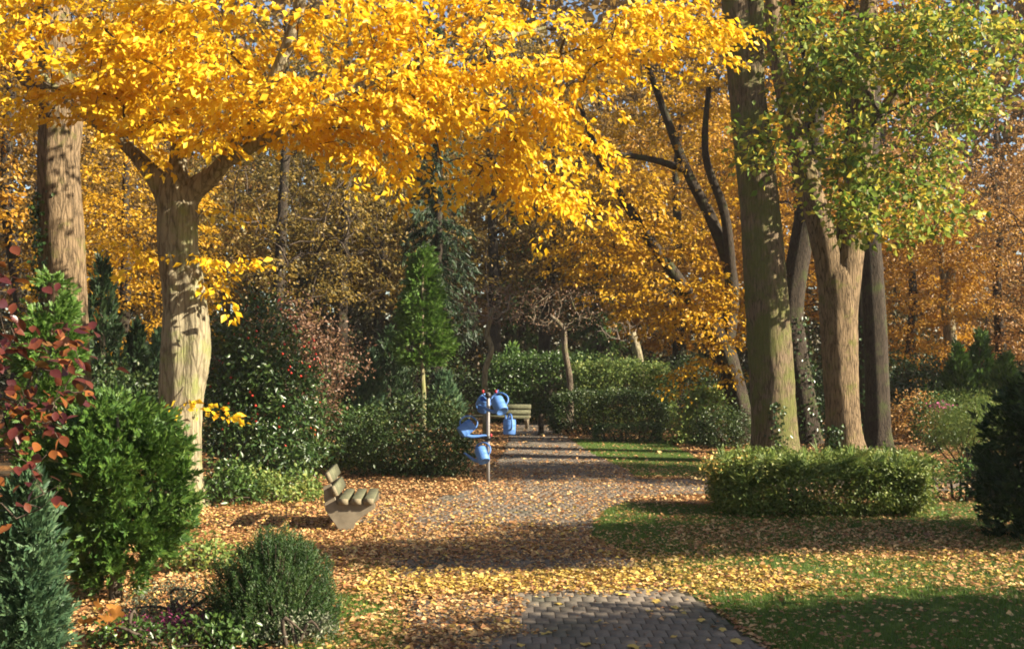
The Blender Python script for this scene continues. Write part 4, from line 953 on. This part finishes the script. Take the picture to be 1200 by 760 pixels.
bare_tree('crooked_tree', 'small dark stemmed tree with sparse crown in front of the tall hedge', [at(668, d=d, z=0), at(668, 450, d), at(662, 410, d), at(660, 385, d), at(645, 370, d)], [.12, .11, .1, .09, .06], [(*at(655, 360, d), 1.9, 1.0, .9, 1)], 150, 'bark_mid', 'pink', 5)
d = 45
bare_tree('pollard_tree', 'gnarled leafless pollard with ivy rising from the sunlit hedge', [at(750, d=d, z=0), at(749, 430, d), at(745, 405, d), at(740, 390, d)], [.2, .18, .17, .15], [(*at(735, 385, d), 1.3, .8, .5, 1)], 50, 'bark_pale', 'pink', 1)
# copper beech sapling close at the left: large leaves are single pieces
def beech():
    base = np.array((-3.6, 8.1, 0.)); root = empty('copper_beech', tuple(base), 'young copper beech with large red brown leaves at the left edge', 'tree')
    tl = catmull([base, base + (.05, 0, 1.0), base + (.0, .1, 2.2), base + (.1, 0, 3.2)], 20)
    S = Soup(); S.add(*tube(tl, np.linspace(.045, .012, 20), 8, .05, 3, .02, 1)); link('trunk', S.mesh('trunk', True), M['bark_dark'], root)
    T = ellipsoid_targets([(-3.15, 7.9, 2.35, .40, .35, .42, 3), (-3.2, 7.9, 1.75, .28, .3, .45, 1.6), (-3.4, 8.0, 2.85, .25, .3, .25, .8)], 95, .3)
    pts, par, rad, k0, dirs = grow(tl[5:], T, .2, .0028, jit=.05)
    link('branches', limbs(pts, par, rad, k0, .012, 5).mesh('branches', True), M['twig'], root)
    # one leaf: oval outline folded along the rib
    mes = []
    for L in (.09, .105, .075):
        V = [(0, 0, 0)]; t = np.linspace(0, 1, 7)
        wv = np.array([.02, .55, .85, .95, .8, .45, .0]) * L * .34
        ce = np.stack([t * L, t * 0, -.12 * L * t ** 2], 1); lf = ce + np.stack([t * 0, wv, wv * .25], 1); rt = ce + np.stack([t * 0, -wv, wv * .25], 1)
        V = np.concatenate([ce, lf, rt]); F = []
        for k in range(6): F += [(k, k + 1, 8 + k, 7 + k), (k + 1, k, 14 + k, 15 + k)]
        me = mesh_np('leaf', V, np.array(F), True); me.materials.append(M['beech_red_obj']); mes.append(me)
    for k in range(290):
        q = R.integers(0, len(T)); c = T[q] + R.normal(0, .07, 3)
        o = bpy.data.objects.new('leaf', mes[k % 3]); COL.objects.link(o); o.parent = root
        o.location = c - base; a = math.atan2(dirs[q][1], dirs[q][0]) + R.normal(0, .7)
        o.rotation_euler = (R.normal(0, .5), .45 + R.normal(0, .35), a)
M['beech_red_obj'] = leaf_mat('beech_red_leaf', [(.045, .010, .012), (.09, .02, .016), (.14, .04, .016), (.26, .095, .02), (.05, .055, .02)], [0, .3, .6, .88, 1], trans=.3, patch=0, rough=.35, spec=.5)
nt = M['beech_red_obj'].node_tree
oi = nt.nodes.new('ShaderNodeObjectInfo')
for nd in nt.nodes:
    if nd.type == 'VALTORGB':
        for l_ in list(nd.inputs[0].links): nt.links.remove(l_)
        nt.links.new(oi.outputs['Random'], nd.inputs[0])
beech()
# oak seedling, heathers, small plants at the bottom left
shrub('heather_cushion', 'purple heather cushion at the bottom left', 'plant', gnd(222, 742), [(0, 0, .06, .26, .16, .14, 1)], 60, 14, 'heather', .05, .035, .4, stems=4)
shrub('heather_cushion', 'darker purple heather beside the large orange leaves', 'plant', gnd(150, 748), [(0, 0, .05, .22, .14, .12, 1)], 50, 14, 'heather', .05, .035, .4, stems=4)
shrub('grey_white_plant', 'low plant with tiny whitish flowers beside the needle shrub', 'plant', gnd(205, 720), [(0, 0, .1, .45, .2, .2, 1)], 110, 14, 'white_bits', .06, .03, .5, stems=6)
shrub('grey_white_plant', 'grey green tufts at the foot of the needle shrub', 'plant', gnd(345, 752), [(0, 0, .08, .4, .15, .16, 1)], 80, 14, 'white_bits', .05, .035, .4, stems=6)
shrub('low_ground_shrub', 'dark green ground plants at the bottom edge left', 'plant', gnd(205, 757), [(0, 0, .08, .7, .2, .14, 1)], 90, 14, 'green', .06, .05, .6, stems=5)
shrub('low_ground_shrub', 'small green plants under the cypress shrub', 'plant', gnd(235, 668), [(0, 0, .12, .4, .3, .22, 1)], 60, 14, 'green_pale', .08, .06, .6, stems=5)
root = empty('oak_seedling', tuple(gnd(122, 752)), 'seedling with a few large orange brown leaves at the bottom left', 'plant')
b = np.array(root.location); S = Soup(); S.add(*tube(catmull([b, b + (.02, 0, .12), b + (0, 0, .26)], 8), np.linspace(.008, .004, 8), 5)); link('stem', S.mesh('stem', True), M['twig'], root)
M['oak_brown'] = leaf_mat('orange_brown_leaves', [(.22, .08, .02), (.36, .15, .03), (.46, .24, .06)], trans=.35)
lm = big_leaf(.15); lm.materials.append(M['oak_brown'])
for k in range(9):
    o = bpy.data.objects.new('leaf', lm); COL.objects.link(o); o.parent = root; a = k * 1.05
    o.location = (.13 * math.cos(a), .13 * math.sin(a), .12 + .022 * k); o.rotation_euler = (R.normal(.7, .4), R.normal(.2, .5), a)

# ------------------------------------------------------------------ benches
def box(S, c, s, rot=None):
    """bevelled box as quads"""
    a, b_, h = np.array(s) / 2; e = min(a, b_, h) * .12
    V, F = [], []
    Vb, Fb = paver_block(2 * a, 2 * b_, 2 * h, e)
    Vb[:, 2] -= h; Fb = np.concatenate([Fb, [[3, 2, 1, 0]]])
    if rot is not None: Vb = Vb @ np.array(rot).T
    S.add(Vb + np.array(c), Fb)
def rotx(a): c, s = math.cos(a), math.sin(a); return [[1, 0, 0], [0, c, -s], [0, s, c]]
def roty(a): c, s = math.cos(a), math.sin(a); return [[c, 0, s], [0, 1, 0], [-s, 0, c]]

def prism(prof, y0, y1):
    """extrude an x-z outline along y; fan caps"""
    p = np.asarray(prof, float); n = len(p)
    V = np.concatenate([np.stack([p[:, 0], np.full(n, y0), p[:, 1]], 1), np.stack([p[:, 0], np.full(n, y1), p[:, 1]], 1)])
    me = bpy.data.meshes.new('support')
    faces = [tuple(range(n)), tuple(reversed(range(n, 2 * n)))] + [(k, k + n, (k + 1) % n + n, (k + 1) % n) for k in range(n)]
    me.from_pydata([tuple(v) for v in V], [], faces); me.update(); return me

M['lit_end_grain'] = plain_mat('lit_plank_end_grain', (.21, .175, .11), .9, .15, .25, 40, bump=.3)  # end grain, coloured lighter so the plank ends also look sunlit
def lit_end_grain(me):
    me.materials.append(M['wood']); me.materials.append(M['lit_end_grain'])
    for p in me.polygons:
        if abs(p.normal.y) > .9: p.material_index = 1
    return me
def bench(name, label, loc, rz, L, group):
    root = bpy.data.objects.new(name, None); COL.objects.link(root); root.location = loc; root.rotation_euler = (0, 0, rz); tag(root, label, 'bench', group)
    prof = [(-.02, 0), (.15, 0), (.19, .12), (.30, .22), (.46, .32), (.46, .385), (-.07, .385), (-.155, .66), (-.255, .63), (-.245, .48), (-.225, .30), (-.08, .10)]
    for y in (-L / 2 + .12, L / 2 - .12):
        o = link('support', prism(prof, y - .05, y + .05), M['concrete'], root, False)
    for x in (.03, .21, .385):
        S = Soup(); box(S, (0, 0, 0), (.13, L, .085)); o = link('seat_plank', lit_end_grain(S.mesh('seat_plank')), None, root, False); o.location = (x, R.normal(0, .008), .43)
    for x, z in ((-.125, .575), (-.205, .765)):
        S = Soup(); box(S, (0, 0, 0), (.07, L, .15), roty(-.40)); o = link('back_plank', lit_end_grain(S.mesh('back_plank')), None, root, False); o.location = (x + .03, R.normal(0, .008), z)
    return root
g = gnd(398, 622)
bench('park_bench', 'wooden plank bench on concrete supports at the left of the path', (g[0], g[1] + .6, 0), .06, 1.3, 'park benches')
bench('park_bench', 'distant pale bench standing in front of the tall dark hedge', (at(588, d=41.5, z=0)[0], 41.5, 0), -math.pi / 2 - .12, 2.0, 'park benches')

# ------------------------------------------------------------------ watering can stand
def lathe(prof, sides=28, sq=1.0):
    p = np.asarray(prof, float); a = np.linspace(0, 2 * np.pi, sides, endpoint=False)
    V = np.stack([p[:, None, 0] * np.cos(a)[None], p[:, None, 0] * np.sin(a)[None] * sq, np.repeat(p[:, None, 1], sides, 1)], -1)
    n = len(p); i = np.arange(n - 1)[:, None] * sides; j = np.arange(sides)[None]; k = (j + 1) % sides
    return V.reshape(-1, 3), np.stack([i + j, i + k, i + sides + k, i + sides + j], -1).reshape(-1, 4)

PX, PD = 572, 23.4
pb = at(PX, d=PD, z=0)
stand = empty('watering_can_stand', tuple(pb), 'grey pole with red tipped hooks holding the blue watering cans', 'stand')
S = Soup(); S.add(*lathe([(.0, 0), (.034, 0), (.034, 1.74), (.03, 1.755), (0, 1.755)], 16)); o = link('pole', S.mesh('pole', True), M['steel'], stand, False)
for z in (1.70, .86):
    S = Soup(); S.add(*lathe([(.036, z - .05), (.055, z - .045), (.055, z + .045), (.036, z + .05)], 16)); c = link('collar', S.mesh('collar', True), M['black_metal'], stand, False)
    for q in range(2):
        a = q * 2.2 + (.1 if z > 1 else 2.9)
        o_ = np.array((math.cos(a), math.sin(a), 0.)); b0 = np.array((0, 0, z))
        S = Soup(); S.add(*tube(catmull([b0 + o_ * .05, b0 + o_ * .12, b0 + o_ * .15 + (0, 0, .03), b0 + o_ * .155 + (0, 0, .06)], 8), np.full(8, .012), 8)); h_ = link('hook', S.mesh('hook', True), M['black_metal'], stand, False)
        S = Soup(); S.add(*lathe([(0, 0), (.022, .004), (.024, .03), (.02, .055), (0, .06)], 10)); t_ = link('hook_tip', S.mesh('hook_tip', True), M['red_plastic'], h_, False); t_.location = b0 + o_ * .155 + (0, 0, .045)

def make_can():
    parts = []
    S = Soup(); S.add(*lathe([(0, .012), (.10, .012), (.112, 0), (.125, .005), (.128, .03), (.131, .10), (.1325, .105), (.131, .11), (.133, .20), (.1345, .205), (.133, .21), (.130, .29), (.122, .315), (.116, .318), (.112, .31), (.115, .28), (.118, .05), (0, .04)], 32)); parts.append(('body', S.mesh('body', True)))
    S = Soup(); n = 16                                             # half lid over the front of the opening
    a = np.linspace(-math.pi / 2, math.pi / 2, n); V = [(0.0, 0, .335)] + [(.118 * math.cos(t), .118 * math.sin(t), .318) for t in a]
    V = np.array(V); F = np.array([(0, k, k + 1, k + 1) for k in range(1, n)])
    me = bpy.data.meshes.new('lid'); me.from_pydata([tuple(v) for v in V], [], [(0, k, k + 1) for k in range(1, n)]); parts.append(('lid', me))
    S = Soup(); P = catmull([(.10, 0, .06), (.19, 0, .13), (.27, 0, .24), (.34, 0, .36), (.38, 0, .40)], 16); S.add(*tube(P, np.linspace(.042, .017, 16), 14)); parts.append(('spout', S.mesh('spout', True)))
    S = Soup(); P = catmull([(-.125, 0, .10), (-.20, 0, .16), (-.215, 0, .27), (-.15, 0, .38), (-.04, 0, .425), (.06, 0, .405), (.105, 0, .325)], 26)
    V, F = tube(P, np.full(26, .016), 10); S.add(V * (1, 1.25, 1), F); parts.append(('handle', S.mesh('handle', True)))
    for _, me in parts: me.materials.append(M['can_blue'])
    return parts
can_parts = make_can()
def place_can(px, py, d, up, spout, label, sc=1.1):
    """up: direction of the can's axis, spout: rough direction of its spout; px, py its middle"""
    z = Vector(up).normalized(); x = Vector(spout); x = (x - z * x.dot(z)).normalized(); y = z.cross(x)
    c = Vector(at(px, py, d)) - z * .17 * sc
    root = bpy.data.objects.new('watering_can', None); COL.objects.link(root)
    root.matrix_world = Matrix.Translation(c) @ Matrix((x, y, z)).transposed().to_4x4() @ Matrix.Scale(sc, 4)
    tag(root, label, 'watering can', 'blue watering cans on the stand')
    for nm, me in can_parts:
        o = bpy.data.objects.new(nm, me); COL.objects.link(o); o.parent = root
place_can(585, 474, PD - .24, (-.38, .55, .75), (-.6, -.1, -.6), 'topmost blue watering can, tipped with its base towards the viewer', .98)
place_can(567, 473, PD + .26, (.1, -.5, .8), (.6, .5, .2), 'blue watering can half hidden behind the pole', .93)
place_can(597, 499, PD + .1, (.02, .05, 1), (-.25, 1, 0), 'upright blue watering can hanging right of the pole', .95)
place_can(547, 501, PD - .05, (.72, .25, .55), (.55, -.1, -.8), 'tilted blue watering can left of the pole with its spout pointing right', .95)
place_can(565, 532, PD - .2, (-.28, .5, .8), (-.8, .3, -.3), 'lowest blue watering can, hanging against the pole', .93)
# small dark post by the far bench
b = at(634, d=38, z=0); S = Soup(); S.add(*lathe([(0, 0), (.09, 0), (.085, .62), (.07, .68), (0, .70)], 14))
root = empty('wooden_bollard', tuple(b), 'short dark bollard at the path edge right of the far bench', 'bollard'); o = link('post', S.mesh('post', True), M['bark_dark'], root, False)
S = Soup(); S.add(*lathe([(.0, .0), (.13, 0), (.11, .05), (.088, .06)], 14)); o = link('foot', S.mesh('foot', True), M['bark_dark'], root, False)

# thin autumn air
hb_ = Soup(); hv, hf = paver_block(170, 150, 62, .5); hf = np.concatenate([hf, [[3, 2, 1, 0]]]); hb_.add(hv + (0, 46, -1.0), hf)
hm = bpy.data.materials.new('thin_haze'); hm.use_nodes = True; hn = hm.node_tree.nodes
hn.remove(hn['Principled BSDF']); pv = hn.new('ShaderNodeVolumePrincipled'); pv.inputs['Color'].default_value = (.95, .93, .88, 1); pv.inputs['Density'].default_value = .0003; pv.inputs['Anisotropy'].default_value = .2
hm.node_tree.links.new(pv.outputs[0], hn['Material Output'].inputs['Volume'])
hz = link('haze', hb_.mesh('haze'), hm); tag(hz, 'thin pale haze in the air of the wood', 'haze', kind='stuff')
